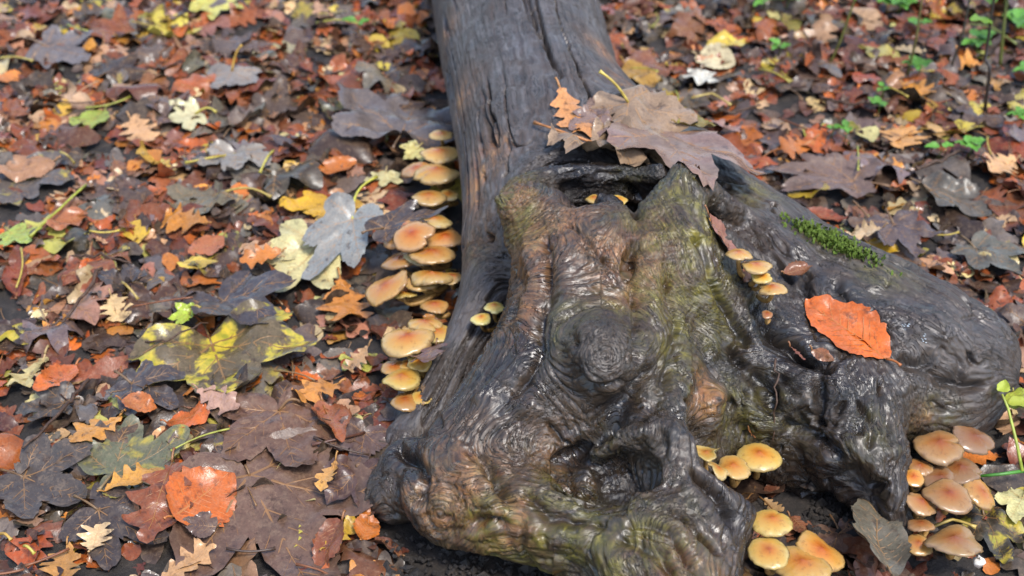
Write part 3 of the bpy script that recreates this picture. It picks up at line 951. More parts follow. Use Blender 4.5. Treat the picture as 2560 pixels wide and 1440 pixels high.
# distance-free cut-outs where bare soil shows
def soilzone(x, y):
    px, py = project(np.stack([x, y, 0.01 + 0 * x], -1))
    z = ((px > 1010) & (px < 1900) & (py > 1375)) | ((px > 2020) & (px < 2240) & (py > 1190) & (py < 1345))
    return z
def cell(x, y):
    return np.clip(((x - HX0) / HC).astype(int), 0, HNX - 1), np.clip(((y - HY0) / HC).astype(int), 0, HNY - 1)
def rest(foot, x, y, ang, L, wood=False, lift=.7, maxs=.4):
    """rest a leaf on what lies there: returns height and slopes in the leaf frame"""
    ca, sa = math.cos(ang), math.sin(ang)
    fx = foot[:, 0] * L; fy = foot[:, 1] * L
    i, j = cell(x + ca * fx - sa * fy, y + sa * fx + ca * fy)
    h = H[i, j]
    if wood: h = np.maximum(h, WH[i, j])
    Amat = np.stack([np.ones(len(fx)), fx, fy], 1)
    c = np.linalg.lstsq(Amat, h, rcond=None)[0]
    sl = math.hypot(c[1], c[2])
    if sl > maxs:
        c[1:] *= maxs / sl
    res = h - Amat[:, 1:] @ c[1:]
    c[0] = np.percentile(res, lift * 100)
    return c, i, j, Amat
def settle(c, i, j, Amat, th, zf=0):
    np.maximum.at(H, (i, j), Amat @ c + th + zf)
def basis(ang, c):
    ex = np.array([math.cos(ang), math.sin(ang), c[1]]); ey = np.array([-math.sin(ang), math.cos(ang), c[2]])
    ex /= np.linalg.norm(ex)
    n = np.cross(ex, ey); n /= np.linalg.norm(n)
    ey = np.cross(n, ex)
    return np.stack([ex, ey, n], 1)

# colours of the fallen leaves
DK = [(.034, .021, .014), (.048, .029, .020), (.070, .041, .028), (.085, .054, .038), (.060, .046, .028), (.105, .070, .052), (.085, .034, .018)]
GRY = [(.13, .10, .082), (.165, .135, .11), (.105, .08, .068), (.15, .13, .095)]
RUST = [(.20, .045, .013), (.28, .065, .015), (.16, .042, .018), (.22, .075, .03), (.33, .08, .02), (.14, .04, .022)]
ORG = [(.52, .12, .014), (.56, .17, .025), (.46, .10, .014), (.58, .23, .04)]
TAN = [(.50, .28, .13), (.55, .36, .19), (.42, .22, .11), (.60, .40, .2), (.36, .17, .10)]
YEL = [(.58, .42, .06), (.55, .34, .04), (.6, .52, .22), (.45, .40, .08)]
GROUPS = {'dark': DK, 'grey': GRY, 'rust': RUST, 'orange': ORG, 'tan': TAN, 'yellow': YEL}
WEIGHT = {'syc': dict(dark=.46, grey=.20, rust=.23, orange=.01, tan=.06, yellow=.04), 'oak': dict(dark=.18, grey=.06, rust=.37, orange=.16, tan=.21, yellow=.02),
          'beech': dict(dark=.20, grey=.07, rust=.43, orange=.17, tan=.09, yellow=.04), 'birch': dict(dark=.25, grey=.1, rust=.25, orange=.1, tan=.1, yellow=.2)}
def pick_col(kind, rng):
    w = WEIGHT[kind]; ks = list(w)
    g = rng.choice(ks, p=np.array([w[k] for k in ks]) / sum(w.values()))
    c = np.array(GROUPS[g][rng.randint(len(GROUPS[g]))])
    return g, np.clip(c * rng.uniform(.8, 1.25) * (1 + .06 * rng.normal(size=3)), .004, .8)

# shared leaf meshes
VAR = {}; STATE = {}; SCAT = []
for kind, n in (('syc', 14), ('oak', 12), ('beech', 12), ('birch', 4)):
    VAR[kind] = []; STATE[kind] = []
    for k in range(n):
        strong = k % 3 == 2
        STATE[kind].append('curled ' if strong else ['whole ', 'nibbled ', 'torn '][k % 3])
        lf = Leaf(kind, 100 + k + 31 * len(VAR), False, bites=[0, 1, 2][k % 3], curl=RNG.uniform(-1, 1.2) * (2.2 if strong else .8), roll=RNG.uniform(-2, 2) * (2.6 if strong and kind != 'syc' else .8))
        lf.veins = leaf_veins(kind, lf.rng, True)
        bv, bf = lf.blade(); vv, vf = lf.veinmesh(.012, .006)
        sv, sf_ = lf.stalk({'syc': .6, 'oak': .08, 'beech': .14, 'birch': .2}[kind], {'syc': .011, 'oak': .012, 'beech': .011, 'birch': .01}[kind], 5)
        V = np.concatenate([bv, vv, np.array(sv)]); nb, nvv = len(bv), len(vv)
        Fc = list(bf) + [tuple(nb + i for i in f) for f in vf] + [tuple(nb + nvv + i for i in f) for f in sf_]
        V[:, 2] -= np.percentile(bv[:, 2], 25)
        me = mesh_from(kind + '_leaf', V, Fc)
        me.materials.append(M_LEAFU); me.materials.append(M_VEIN)
        mi = np.zeros(len(Fc), np.int32); mi[len(bf):] = 1
        me.polygons.foreach_set('material_index', mi)
        lo = Leaf(kind, 100 + k, False, bites=1, spacing=.24, curl=lf.curl, roll=lf.roll)
        lv, lf2 = lo.blade(); lv[:, 2] -= np.percentile(lv[:, 2], 25)
        zf = np.clip(lf.deform(lf.foot)[:, 2] - np.percentile(bv[:, 2], 25), -.1, .25)
        VAR[kind].append((me, lf.foot, lv, np.array(lf2), zf))

# ------------------------------------------------------------------ litter: underlying mass (stuff) and single leaves
SV, SF, SC = [], [], []; nsv = 0
def in_frame(x, y, m=0):
    px, py = project(np.array([x, y, .02]))
    return -m < px < 2560 + m and -m < py < 1440 + m
def wood_at(x, y):
    i, j = cell(np.array([x]), np.array([y]))
    return WH[i[0], j[0]]
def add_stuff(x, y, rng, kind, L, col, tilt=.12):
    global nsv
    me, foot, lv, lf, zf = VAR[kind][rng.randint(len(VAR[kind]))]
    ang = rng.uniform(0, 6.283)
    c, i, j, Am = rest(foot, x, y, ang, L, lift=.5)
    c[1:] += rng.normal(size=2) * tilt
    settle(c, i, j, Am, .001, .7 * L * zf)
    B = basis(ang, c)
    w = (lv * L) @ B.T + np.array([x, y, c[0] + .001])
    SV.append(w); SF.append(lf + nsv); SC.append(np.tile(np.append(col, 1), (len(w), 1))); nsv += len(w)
def sample_xy(rng, margin):
    # place uniformly in the picture-plane area in front of the camera plus a border around it
    while True:
        y = rng.uniform(.72, 3.0); x = rng.uniform(-1.5, 1.5)
        if in_frame(x, y, margin): return x, y
rng = np.random.RandomState(5)
SIZE = {'syc': (.040, .080), 'oak': (.04, .075), 'beech': (.035, .065), 'birch': (.025, .045)}
KS = ['syc', 'oak', 'beech', 'birch']
def skip(x, y):
    return wood_at(x, y) > .012 or bool(soilzone(np.array(x), np.array(y)))
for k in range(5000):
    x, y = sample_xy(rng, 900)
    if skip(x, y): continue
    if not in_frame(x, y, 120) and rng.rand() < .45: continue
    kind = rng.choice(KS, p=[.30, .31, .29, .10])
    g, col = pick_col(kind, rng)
    col = col * (.75 if k < 3000 else 1)  # bottom leaves darker: rotted, with shade of the gaps also put into the colour
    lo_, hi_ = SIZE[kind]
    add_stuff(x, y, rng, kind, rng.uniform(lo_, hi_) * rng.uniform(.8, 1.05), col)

ADJ = {'dark': 'dark wet', 'grey': 'grey-brown', 'rust': 'rust-brown', 'orange': 'bright orange', 'tan': 'pale tan', 'yellow': 'yellow'}
KN = {'syc': 'lobed sycamore leaf', 'oak': 'wavy oak leaf', 'beech': 'oval beech leaf', 'birch': 'small toothed leaf'}
ON = {'syc': 'sycamore_leaf', 'oak': 'oak_leaf', 'beech': 'beech_leaf', 'birch': 'small_leaf'}
# kind, joint px, tip px, colour, patch, label, short name for neighbours, options
HEROES = [
 ('syc', (625, 1195), (790, 1500), (.135, .075, .05), 0, 'big brown sycamore leaf with orange veins and rain film lying flat', 'the big veined brown leaf', dict(curl=.15, roll=.25, fold=.03, wave=.05, st=.06, sc=1.0)),
 ('syc', (700, 1050), (745, 1215), (.14, .072, .045), 0, 'brown sycamore leaf overlapping the big veined brown leaf', None, dict(curl=.3, roll=-.4, wave=.06, se=(752, 1003))),
 ('syc', (913, 1092), (900, 1180), (.095, .058, .05), 0, 'dull purple-brown sycamore leaf against the front root with long dark stalk', 'the purple-brown leaf by the front root', dict(curl=.3, roll=.4, wave=.06, se=(780, 1112), ssc=(.12, .05, .03))),
 ('syc', (905, 1205), (935, 1325), (.085, .045, .038), 0, 'dark plum sycamore leaf hanging beside the block of the front root', None, dict(curl=.3, roll=-.7, se=(893, 1165))),
 ('syc', (285, 1195), (490, 1085), (.12, .125, .07), .5, 'olive-grey sycamore leaf with holes and a yellow-green patch', 'the olive-grey leaf with holes', dict(curl=.2, roll=.3, wave=.06, se=(247, 1226), bites=5)),
 ('syc', (530, 868), (585, 1000), (.12, .09, .045), 1.0, 'dark sycamore leaf blotched bright yellow along its lobes', 'the yellow-blotched leaf', dict(curl=.4, roll=-.5, wave=.1, w=1.25)),
 ('syc', (880, 548), (772, 722), (.25, .255, .235), 0, 'upright silver-grey sycamore leaf with long yellow-green stalk by the tiered mushrooms', 'the silver-grey upright leaf', dict(curl=.25, roll=-.5, wave=.07, se=(942, 442), ssc=(.5, .47, .07), tilt=.35, w=.62)),
 ('syc', (790, 620), (660, 745), (.60, .52, .24), 0, 'pale yellow sycamore leaf tucked under the silver-grey leaf', None, dict(curl=.3, roll=.3, bites=3)),
 ('syc', (840, 520), (780, 560), (.62, .34, .02), 0, 'ragged golden yellow leaf behind the silver-grey leaf', None, dict(curl=.2, bites=6, w=1.5)),
 ('syc', (590, 388), (588, 452), (.26, .23, .19), 0, 'light grey sycamore leaf on its back with a yellow stalk pointing sideways', 'the light grey leaf with yellow stalk', dict(curl=.3, roll=-.4, se=(463, 407), ssc=(.45, .36, .06), w=1.2)),
 ('syc', (582, 190), (545, 240), (.25, .22, .19), 0, 'pale grey sycamore leaf with its amber stalk standing straight up', 'the grey leaf with upright stalk', dict(curl=.4, roll=-.6, se=(604, 113), ssc=(.55, .33, .06), sz=.045, w=1.5)),
 ('syc', (1568, 272), (1725, 405), (.27, .18, .11), 0, 'large tan sycamore leaf with curved yellow stalk lying on the trunk base', 'the tan leaf on the trunk', dict(curl=-.3, roll=-.8, wave=.2, se=(1499, 178), ssc=(.6, .46, .1), wood=1, sz=.05, w=.85)),
 ('syc', (1483, 367), (1590, 430), (.30, .20, .12), 0, 'tan sycamore leaf with reddish stalk lying just behind the stump hollow', None, dict(curl=-.2, roll=.5, wave=.2, se=(1336, 306), ssc=(.42, .17, .05), wood=1, w=1.15)),
 ('syc', (1650, 340), (1745, 478), (.24, .14, .105), 0, 'mauve-brown sycamore leaf drooping over the side root behind the stump', None, dict(curl=-.4, roll=-.3, wood=1, w=.7)),
 ('syc', (1500, 300), (1420, 330), (.20, .13, .11), 0, 'crumpled mauve leaf under the tan leaves on the trunk', None, dict(wood=1, wave=.2, bites=4)),
 ('syc', (110, 112), (235, 140), (.15, .13, .125), 0, 'broad slate-grey sycamore leaf with a faint green edge far from the stump', 'the broad slate-grey leaf', dict(w=1.1)),
 ('syc', (1005, 335), (1060, 225), (.135, .115, .11), 0, 'slate-grey ribbed sycamore leaf leaning on the trunk flank', 'the ribbed grey leaf at the trunk', dict(tilt=.15)),
 ('syc', (868, 326), (950, 300), (.60, .58, .27), 0, 'cream-yellow small maple leaf near the slate-grey ribbed leaf', 'the cream-yellow maple leaf', dict(w=1.0, curl=.6)),
 ('syc', (487, 286), (412, 303), (.55, .50, .28), 0, 'cream little maple leaf with a yellow stalk beside the grey leaf', None, dict(w=1.2, se=(540, 280), ssc=(.55, .45, .08))),
 ('syc', (524, 8), (610, 40), (.60, .55, .12), 0, 'lemon yellow maple leaf lying far behind in the litter', 'the lemon yellow maple leaf', dict(w=1.0)),
 ('syc', (2130, 470), (1880, 412), (.16, .105, .085), 0, 'large mauve-brown leaf lying along the far edge of the side root', 'the large mauve leaf by the side root', dict(w=.55, curl=.2, roll=-.4)),
 ('syc', (2235, 560), (2300, 650), (.085, .062, .06), 0, 'dark plum-grey leaf standing on edge behind the side root', None, dict(tilt=.25)),
 ('syc', (2330, 480), (2490, 545), (.10, .09, .07), 0, 'big olive-grey sycamore leaf behind the side root', 'the big olive-grey leaf', dict(w=.8)),
 ('syc', (2440, 620), (2560, 700), (.11, .105, .08), 0, 'greenish grey leaf flattened behind the rounded root end', None, dict(w=.8)),
 ('syc', (2180, 560), (2330, 700), (.15, .09, .06), 0, 'brown pointed leaf sloping down to the side root', None, dict(w=.5)),
 ('syc', (545, 500), (405, 545), (.15, .125, .075), 0, 'olive-brown sycamore leaf with a long amber stalk lying across', 'the olive-brown leaf with amber stalk', dict(se=(678, 492), ssc=(.45, .33, .08), w=.9)),
 ('syc', (35, 440), (60, 530), (.10, .085, .075), .6, 'grey-brown leaf streaked yellow beside a green stalk', None, dict(w=1.2)),
 ('syc', (1105, 985), (1235, 885), (.22, .145, .09), 0, 'long tan leaf lying in the gap between trunk flank and stump', 'the tan leaf in the gap', dict(w=.45, wood=0, up=.02)),
 ('syc', (960, 575), (1115, 520), (.055, .045, .045), 0, 'dark slate leaf arching over the pinkish mushrooms', None, dict(w=.5, curl=-.7, up=.055)),
 ('syc', (250, 1290), (420, 1370), (.045, .036, .034), 0, 'blackish wet leaf lying under the small tan oak leaf', 'the blackish wet leaf', dict(w=.8, wave=.06)),
 ('syc', (60, 1200), (220, 1230), (.07, .058, .05), 0, 'wet brown-black leaf beside the orange oak leaf', None, dict(w=.9)),
 ('syc', (330, 960), (450, 1030), (.055, .048, .05), 0, 'slate-black sycamore leaf showing fine ribs under yellow blotched leaf', None, dict(w=1.0, wave=.06)),
 ('syc', (560, 760), (690, 810), (.055, .048, .052), 0, 'slate-black leaf right beside the yellow blotched leaf', None, dict(w=1.0)),
 ('syc', (330, 720), (240, 690), (.06, .052, .052), 0, 'curled slate-black leaf beside the brown twig', None, dict(w=1.0, curl=1.4)),
 ('syc', (2460, 1290), (2520, 1430), (.05, .045, .03), .8, 'black leaf with yellow blotches next to the pale pebble', None, dict(w=.7)),
 ('syc', (1960, 1140), (2010, 1250), (.05, .036, .032), 0, 'wet black-brown leaf clinging below the round mushroom in the recess', None, dict(w=.7, up=.01)),
 ('syc', (2100, 1330), (2180, 1440), (.14, .075, .05), 0, 'brown ribbed leaf beside the lower mushroom cluster', None, dict(w=.8)),
 ('syc', (2555, 1250), (2520, 1310), (.58, .52, .22), 0, 'cream-yellow leaf lying under the green stem', None, dict(w=.9)),
 ('syc', (160, 1010), (40, 1030), (.06, .055, .05), 0, 'dull grey-black leaf beside the bright orange curled leaf', None, dict(w=1.)),
 ('syc', (2170, 630), (2210, 655), (.60, .36, .02), 0, 'golden yellow leaf tip by the pale oak leaf at the root', None, dict(w=1.3)),
 ('syc', (475, 786), (420, 800), (.36, .46, .04), 0, 'lime green little maple leaf', 'the lime green maple leaf', dict(w=1.2, se=(500, 770), ssc=(.4, .3, .06))),
 ('syc', (965, 440), (955, 470), (.62, .55, .26), 0, 'tiny cream maple leaf by the mushrooms at the trunk', None, dict(w=1.3)),
 ('syc', (1045, 375), (1010, 398), (.60, .52, .18), 0, 'little pale yellow maple leaf touching the topmost mushrooms', None, dict(w=1.2, up=.03)),
 ('syc', (30, 590), (70, 610), (.34, .42, .08), 0, 'green-yellow maple leaf at the root of a long green stalk', None, dict(w=1.2)),
 ('syc', (1750, 190), (1745, 228), (.62, .60, .5), 0, 'whitish small leaf beside the heap of black leaves', 'the whitish small leaf', dict(w=1.2)),
 ('oak', (840, 1152), (805, 1246), (.62, .30, .07), 0, 'amber oak leaf lying on the big veined brown leaf', 'the amber oak leaf', dict(st=.15, w=.95)),
 ('oak', (300, 1045), (172, 1112), (.60, .25, .035), 0, 'orange-yellow oak leaf beside the olive-grey leaf', 'the orange-yellow oak leaf', dict(w=1.15)),
 ('oak', (262, 1226), (408, 1172), (.58, .27, .045), 0, 'amber oak leaf below the olive-grey leaf with holes', None, dict(w=1.0)),
 ('oak', (432, 1160), (372, 1390), (.22, .06, .022), 0, 'glossy rust-red spotted oak leaf beside the broad orange beech leaf', 'the rust-red spotted oak leaf', dict(w=1.0)),
 ('oak', (228, 1384), (252, 1304), (.66, .44, .22), 0, 'small pale tan oak leaf on the blackish wet leaf', 'the small pale tan oak leaf', dict(w=1.6)),
 ('oak', (168, 1362), (135, 1470), (.56, .26, .06), 0, 'amber oak leaf below the small pale tan oak leaf', None, dict(w=1.1)),
 ('oak', (405, 1455), (545, 1362), (.52, .28, .12), 0, 'tan oak leaf beside the big veined brown leaf', None, dict(w=.9)),
 ('oak', (812, 1380), (888, 1282), (.55, .33, .03), 0, 'narrow yellow oak leaf at the edge of the big veined brown leaf', None, dict(w=.8)),
 ('oak', (985, 1446), (868, 1428), (.60, .24, .05), 0, 'bright amber oak leaf by the black soil', None, dict(w=1.0)),
 ('oak', (848, 974), (718, 1002), (.62, .25, .05), 0, 'amber oak leaf near the lowest trunk-side mushrooms', 'the amber oak leaf by the mushrooms', dict(w=.9)),
 ('oak', (850, 712), (884, 828), (.60, .22, .035), 0, 'orange oak leaf below the silver-grey upright leaf', None, dict(w=1.1)),
 ('oak', (700, 645), (598, 600), (.62, .33, .16), 0, 'peach oak leaf on top of the orange oak leaf', None, dict(w=1.2, up=.008)),
 ('oak', (705, 640), (600, 668), (.52, .17, .03), 0, 'orange oak leaf folded under the peach oak leaf', 'the folded orange oak leaf', dict(w=1.2, roll=2.)),
 ('oak', (278, 742), (302, 812), (.60, .40, .18), 0, 'little tan oak leaf beside the brown twig', None, dict(w=1.4)),
 ('oak', (325, 296), (375, 352), (.60, .33, .15), 0, 'peach oak leaf near the green beech leaf', None, dict(w=1.3)),
 ('oak', (515, 572), (388, 548), (.52, .19, .02), 0, 'orange oak leaf beside the olive-brown leaf', None, dict(w=1.0)),
 ('oak', (115, 890), (35, 992), (.52, .41, .17), 0, 'straw yellow oak leaf beside the curled bright orange leaf', None, dict(w=.9)),
 ('oak', (2205, 570), (2105, 600), (.66, .44, .22), 0, 'pale peach oak leaf leaning on the side root beside the moss', 'the pale peach oak leaf', dict(w=1.3, tilt=.3)),
 ('oak', (2255, 375), (2265, 318), (.62, .30, .09), 0, 'bright peach oak leaf on bare soil behind the side root', 'the bright peach oak leaf', dict(w=1.5)),
 ('oak', (1395, 235), (1478, 350), (.56, .24, .08), 0, 'peach-orange oak leaf with holes on the trunk', None, dict(wood=1, w=1.0, bites=3)),
 ('oak', (2255, 210), (2340, 240), (.58, .24, .04), 0, 'amber oak leaf far behind among the green seedlings', None, dict(w=1.3)),
 ('oak', (1088, 860), (1062, 944), (.14, .065, .055), 0, 'glossy plum-brown oak leaf stuck on the mushrooms at the trunk', None, dict(w=1.2, up=.05)),
 ('oak', (1218, 862), (1190, 930), (.24, .10, .05), 0, 'brown crinkled oak leaf in the gap beside the stump', None, dict(w=1.0, up=.03)),
 ('oak', (925, 885), (862, 950), (.45, .26, .12), 0, 'tan brown oak leaf near the lowest mushrooms at the trunk', None, dict(w=.9)),
 ('oak', (500, 1000), (600, 1030), (.42, .24, .17), 0, 'dull pink oak leaf near the yellow-blotched leaf', None, dict(w=.9)),
 ('oak', (1850, 330), (1790, 300), (.36, .20, .17), 0, 'dusty pink oak leaf beside the tan leaves on the trunk', 'the dusty pink oak leaf', dict(w=1.2)),
 ('oak', (2035, 350), (1935, 388), (.45, .14, .03), 0, 'orange-red oak leaf behind the side root', None, dict(w=1.)),
 ('oak', (2540, 400), (2470, 440), (.60, .33, .14), 0, 'peach oak leaf at the edge of the bare soil', None, dict(w=1.2)),
 ('beech', (2216, 908), (2008, 758), (.60, .125, .016), 0, 'bright orange beech leaf lying alone on the side root', 'the orange beech leaf on the root', dict(wood=1, w=.95, st=.16, curl=-.3, roll=.2, wave=.04)),
 ('beech', (428, 1300), (576, 1200), (.52, .115, .016), 0, 'broad bright orange beech leaf beside the rust-red spotted oak leaf', 'the broad orange beech leaf', dict(w=1.6, curl=.2, roll=.5)),
 ('beech', (418, 1062), (528, 1050), (.56, .12, .02), 0, 'folded orange beech leaf touching the olive-grey leaf', None, dict(w=1.3)),
 ('beech', (305, 1015), (398, 1035), (.45, .13, .03), 0, 'orange-brown beech leaf next to the orange-yellow oak leaf', None, dict(w=1.2)),
 ('beech', (190, 922), (88, 1008), (.56, .13, .025), 0, 'curled bright orange leaf beside the straw yellow oak leaf', 'the curled bright orange leaf', dict(w=.9, roll=2.)),
 ('beech', (560, 590), (470, 640), (.38, .12, .045), 0, 'dull orange beech leaf above the square yellow leaf', None, dict(w=1.3)),
 ('birch', (497, 690), (494, 640), (.62, .42, .06), 0, 'square bright yellow leaf standing out on dark leaves', 'the square yellow leaf', dict(w=1.7)),
 ('beech', (262, 278), (190, 330), (.33, .40, .06), 0, 'yellow-green beech leaf among dull brown leaves', 'the yellow-green beech leaf', dict(w=1.1)),
 ('beech', (800, 425), (893, 412), (.50, .14, .018), 0, 'orange beech leaf arched over dark leaves', 'the arched orange beech leaf', dict(w=1.2, roll=1.5)),
 ('beech', (1770, 548), (1838, 640), (.32, .13, .09), 0, 'pinkish brown ribbed beech leaf wedged behind the stump above small mushrooms', None, dict(wood=1, w=1.2, st=.15)),
 ('beech', (806, 1000), (862, 1124), (.30, .085, .028), 0, 'rolled red-brown beech leaf behind the purple-brown leaf', None, dict(w=1.0, roll=4.5)),
 ('beech', (215, 532), (115, 580), (.36, .12, .045), 0, 'rust orange arched beech leaf beside a green stalk', None, dict(w=1.2, roll=1.5)),
 ('beech', (850, 1300), (792, 1440), (.22, .06, .022), 0, 'glossy red-brown leaf under the narrow yellow oak leaf', None, dict(w=.9, roll=1.5)),
 ('beech', (42, 745), (44, 655), (.22, .045, .02), 0, 'dark blood-red beech leaf standing beside the brown twig', None, dict(w=.9, roll=2)),
 ('beech', (135, 398), (-10, 440), (.36, .18, .09), 0, 'large pinkish tan leaf with water drops far left of the trunk', None, dict(w=1.0)),
 ('beech', (905, 1350), (930, 1290), (.48, .13, .015), 0, 'small bright orange leaf below the plum sycamore leaf', None, dict(w=1.2)),
 ('beech', (1005, 1390), (940, 1340), (.17, .055, .025), 0, 'rolled chestnut brown leaf on the black soil', None, dict(w=.9, roll=4)),
 ('birch', (1830, 130), (1800, 90), (.62, .44, .05), 0, 'bright yellow curled leaf on the cream leaf', 'the bright yellow curled leaf', dict(w=1.4, curl=1.5, up=.01)),
 ('beech', (1740, 140), (1840, 165), (.62, .52, .30), 0, 'cream leaf beneath the bright yellow curled leaf', None, dict(w=1.5)),
 ('beech', (1560, 160), (1645, 232), (.42, .23, .03), 0, 'amber-yellow leaf propped against the trunk right flank', 'the amber leaf against the trunk', dict(w=1.0)),
 ('beech', (1690, 310), (1788, 315), (.20, .16, .02), 0, 'olive yellow leaf edge sticking out beyond the tan leaves', None, dict(w=1.1, wood=1, roll=2, up=.01)),
 ('beech', (2000, 522), (2125, 535), (.26, .055, .02), 0, 'long red-brown leaf lying along the side root edge', None, dict(w=.7, roll=2)),
 ('birch', (2150, 322), (2190, 352), (.62, .55, .22), 0, 'tiny pale yellow leaf near the bright peach oak leaf', None, dict(w=1.4)),
 ('beech', (2230, 1440), (2200, 1268), (.13, .115, .08), 0, 'upright curled grey-olive leaf at the foot of the right root', 'the curled grey-olive leaf', dict(w=.7, roll=1.8, tilt=.6)),
 ('beech', (1975, 1290), (2030, 1340), (.20, .07, .035), 0, 'chestnut brown leaf behind the two round mushrooms', None, dict(w=1.3)),
 ('beech', (2140, 180), (2180, 220), (.33, .06, .02), 0, 'dark red leaf scrap far behind among seedlings', None, dict(w=1.)),
 ('birch', (545, 1330), (455, 1330), (.10, .06, .045), 0, 'brown wet leaf between the rust-red oak leaf and the big veined leaf', None, dict(w=1.)),
 ('beech', (1960, 690), (2032, 668), (.20, .07, .03), 0, 'crinkled red-brown leaf caught beside the little mushrooms on the root', None, dict(wood=1, w=1., roll=2.5, up=.006)),
 ('oak', (1975, 870), (2015, 905), (.22, .05, .03), 0, 'red-brown leaf scrap stuck in the wet crease below the side root mushrooms', None, dict(wood=1, w=.6)),
 ('beech', (2030, 880), (2085, 905), (.24, .09, .04), 0, 'small brown leaf scrap under the orange beech leaf on the root', None, dict(wood=1, w=.9)),
 ('oak', (1870, 1080), (1895, 1105), (.26, .09, .03), 0, 'tiny rust leaf scrap above the smooth round mushroom in the recess', None, dict(wood=1, w=1.2)),
 ('beech', (1880, 670), (1850, 700), (.24, .09, .03), 0, 'orange-brown leaf scrap under the side root mushrooms', None, dict(wood=1, w=1.0)),
 ('beech', (2530, 980), (2560, 1030), (.42, .48, .05), 0, 'lime yellow leaf hanging on the green stem', None, dict(w=1.2, up=.06)),
]
HC_ = np.array([((h[1][0] + h[2][0]) / 2, (h[1][1] + h[2][1]) / 2, .45 * math.hypot(h[1][0] - h[2][0], h[1][1] - h[2][1]) + 12) for h in HEROES])
def near_hero(x, y):
    px, py = project(np.array([x, y, .03]))
    if any(abs(px - a) < r and abs(py - b) < r for a, b, r in ((1070, 420, 80), (1040, 640, 125), (1030, 900, 110), (2370, 1230, 140), (1970, 1380, 110))): return True
    return bool((np.hypot(HC_[:, 0] - px, (HC_[:, 1] - py) * 1.3) < HC_[:, 2]).any())
counts = {'syc': 0, 'oak': 0, 'beech': 0, 'birch': 0}
LIM = {'syc': 175, 'oak': 250, 'beech': 240, 'birch': 60}
tries = 0
while tries < 6000 and any(counts[k] < LIM[k] for k in KS):
    tries += 1
    x, y = sample_xy(rng, 30)
    if skip(x, y) or (near_hero(x, y) and rng.rand() < .85): continue
    open_ = [k for k in KS if counts[k] < LIM[k]]
    pr = np.array([LIM[k] - counts[k] for k in open_], float)
    kind = rng.choice(open_, p=pr / pr.sum())
    counts[kind] += 1
    g, col = pick_col(kind, rng)
    lo_, hi_ = SIZE[kind]
    L = rng.uniform(lo_, hi_)
    vi = rng.randint(len(VAR[kind]))
    me, foot, lv, lf, zf = VAR[kind][vi]
    ang = rng.uniform(0, 6.283)
    c, i, j, Am = rest(foot, x, y, ang, L, lift=.55)
    c[1:] += rng.normal(size=2) * .08
    settle(c, i, j, Am, .001, L * zf)
    o = bpy.data.objects.new(ON[kind], me); link(o)
    B = basis(ang, c)
    M4 = Matrix(((*(B[0] * L), x), (*(B[1] * L), y), (*(B[2] * L), c[0] + .0012), (0, 0, 0, 1)))
    o.matrix_world = M4
    pa = 0.0
    if kind == 'syc' and rng.rand() < .12: pa = rng.uniform(.5, 1)
    o.color = (*col, pa)
    SCAT.append((o, g, kind, STATE[kind][vi], 'small ' if L < lo_ + .25 * (hi_ - lo_) else 'large ' if L > hi_ - .25 * (hi_ - lo_) else ''))
    # crumbs of broken leaf between them
    for q in range(4):
        x2, y2 = sample_xy(rng, 200)
        if skip(x2, y2): continue
        k2 = rng.choice(KS, p=[.3, .3, .3, .1])
        g2, c2 = pick_col(k2, rng)
        add_stuff(x2, y2, rng, k2, rng.uniform(.012, .036), c2, .22)
def zat(px, py, wood=False):
    z = .03
    for k in range(5):
        p = P(px, py, z)
        i, j = cell(np.array([p[0]]), np.array([p[1]]))
        hz = H[i[0], j[0]]
        if wood: hz = max(hz, WH[i[0], j[0]])
        z = .5 * z + .5 * hz
    if wood:
        p = on_wood(px, py)
        z = p[2] if p[2] > .0305 else None
    return z
def stalk_obj(pts, r0, col, parent=None, name='stalk'):
    pts = np.array(pts)
    n = len(pts)
    rr = np.linspace(1, .8, n) * r0; rr[-1] = r0 * 1.5
    v, f = tube(pts, rr, 6)
    o = obj(name, mesh_from(name, v, f), M_STALK, parent)
    o.color = (*col, 1)
    return o
ANCH = []
def dilate(a):
    b = a.copy()
    for sx in (-1, 0, 1):
        for sy in (-1, 0, 1):
            b = np.maximum(b, np.roll(np.roll(a, sx, 0), sy, 1))
    return b
H = dilate(H)
Hs = sum(np.roll(np.roll(H, sx, 0), sy, 1) for sx in (-1, 0, 1) for sy in (-1, 0, 1)) / 9
H = np.maximum(Hs, H - .003)
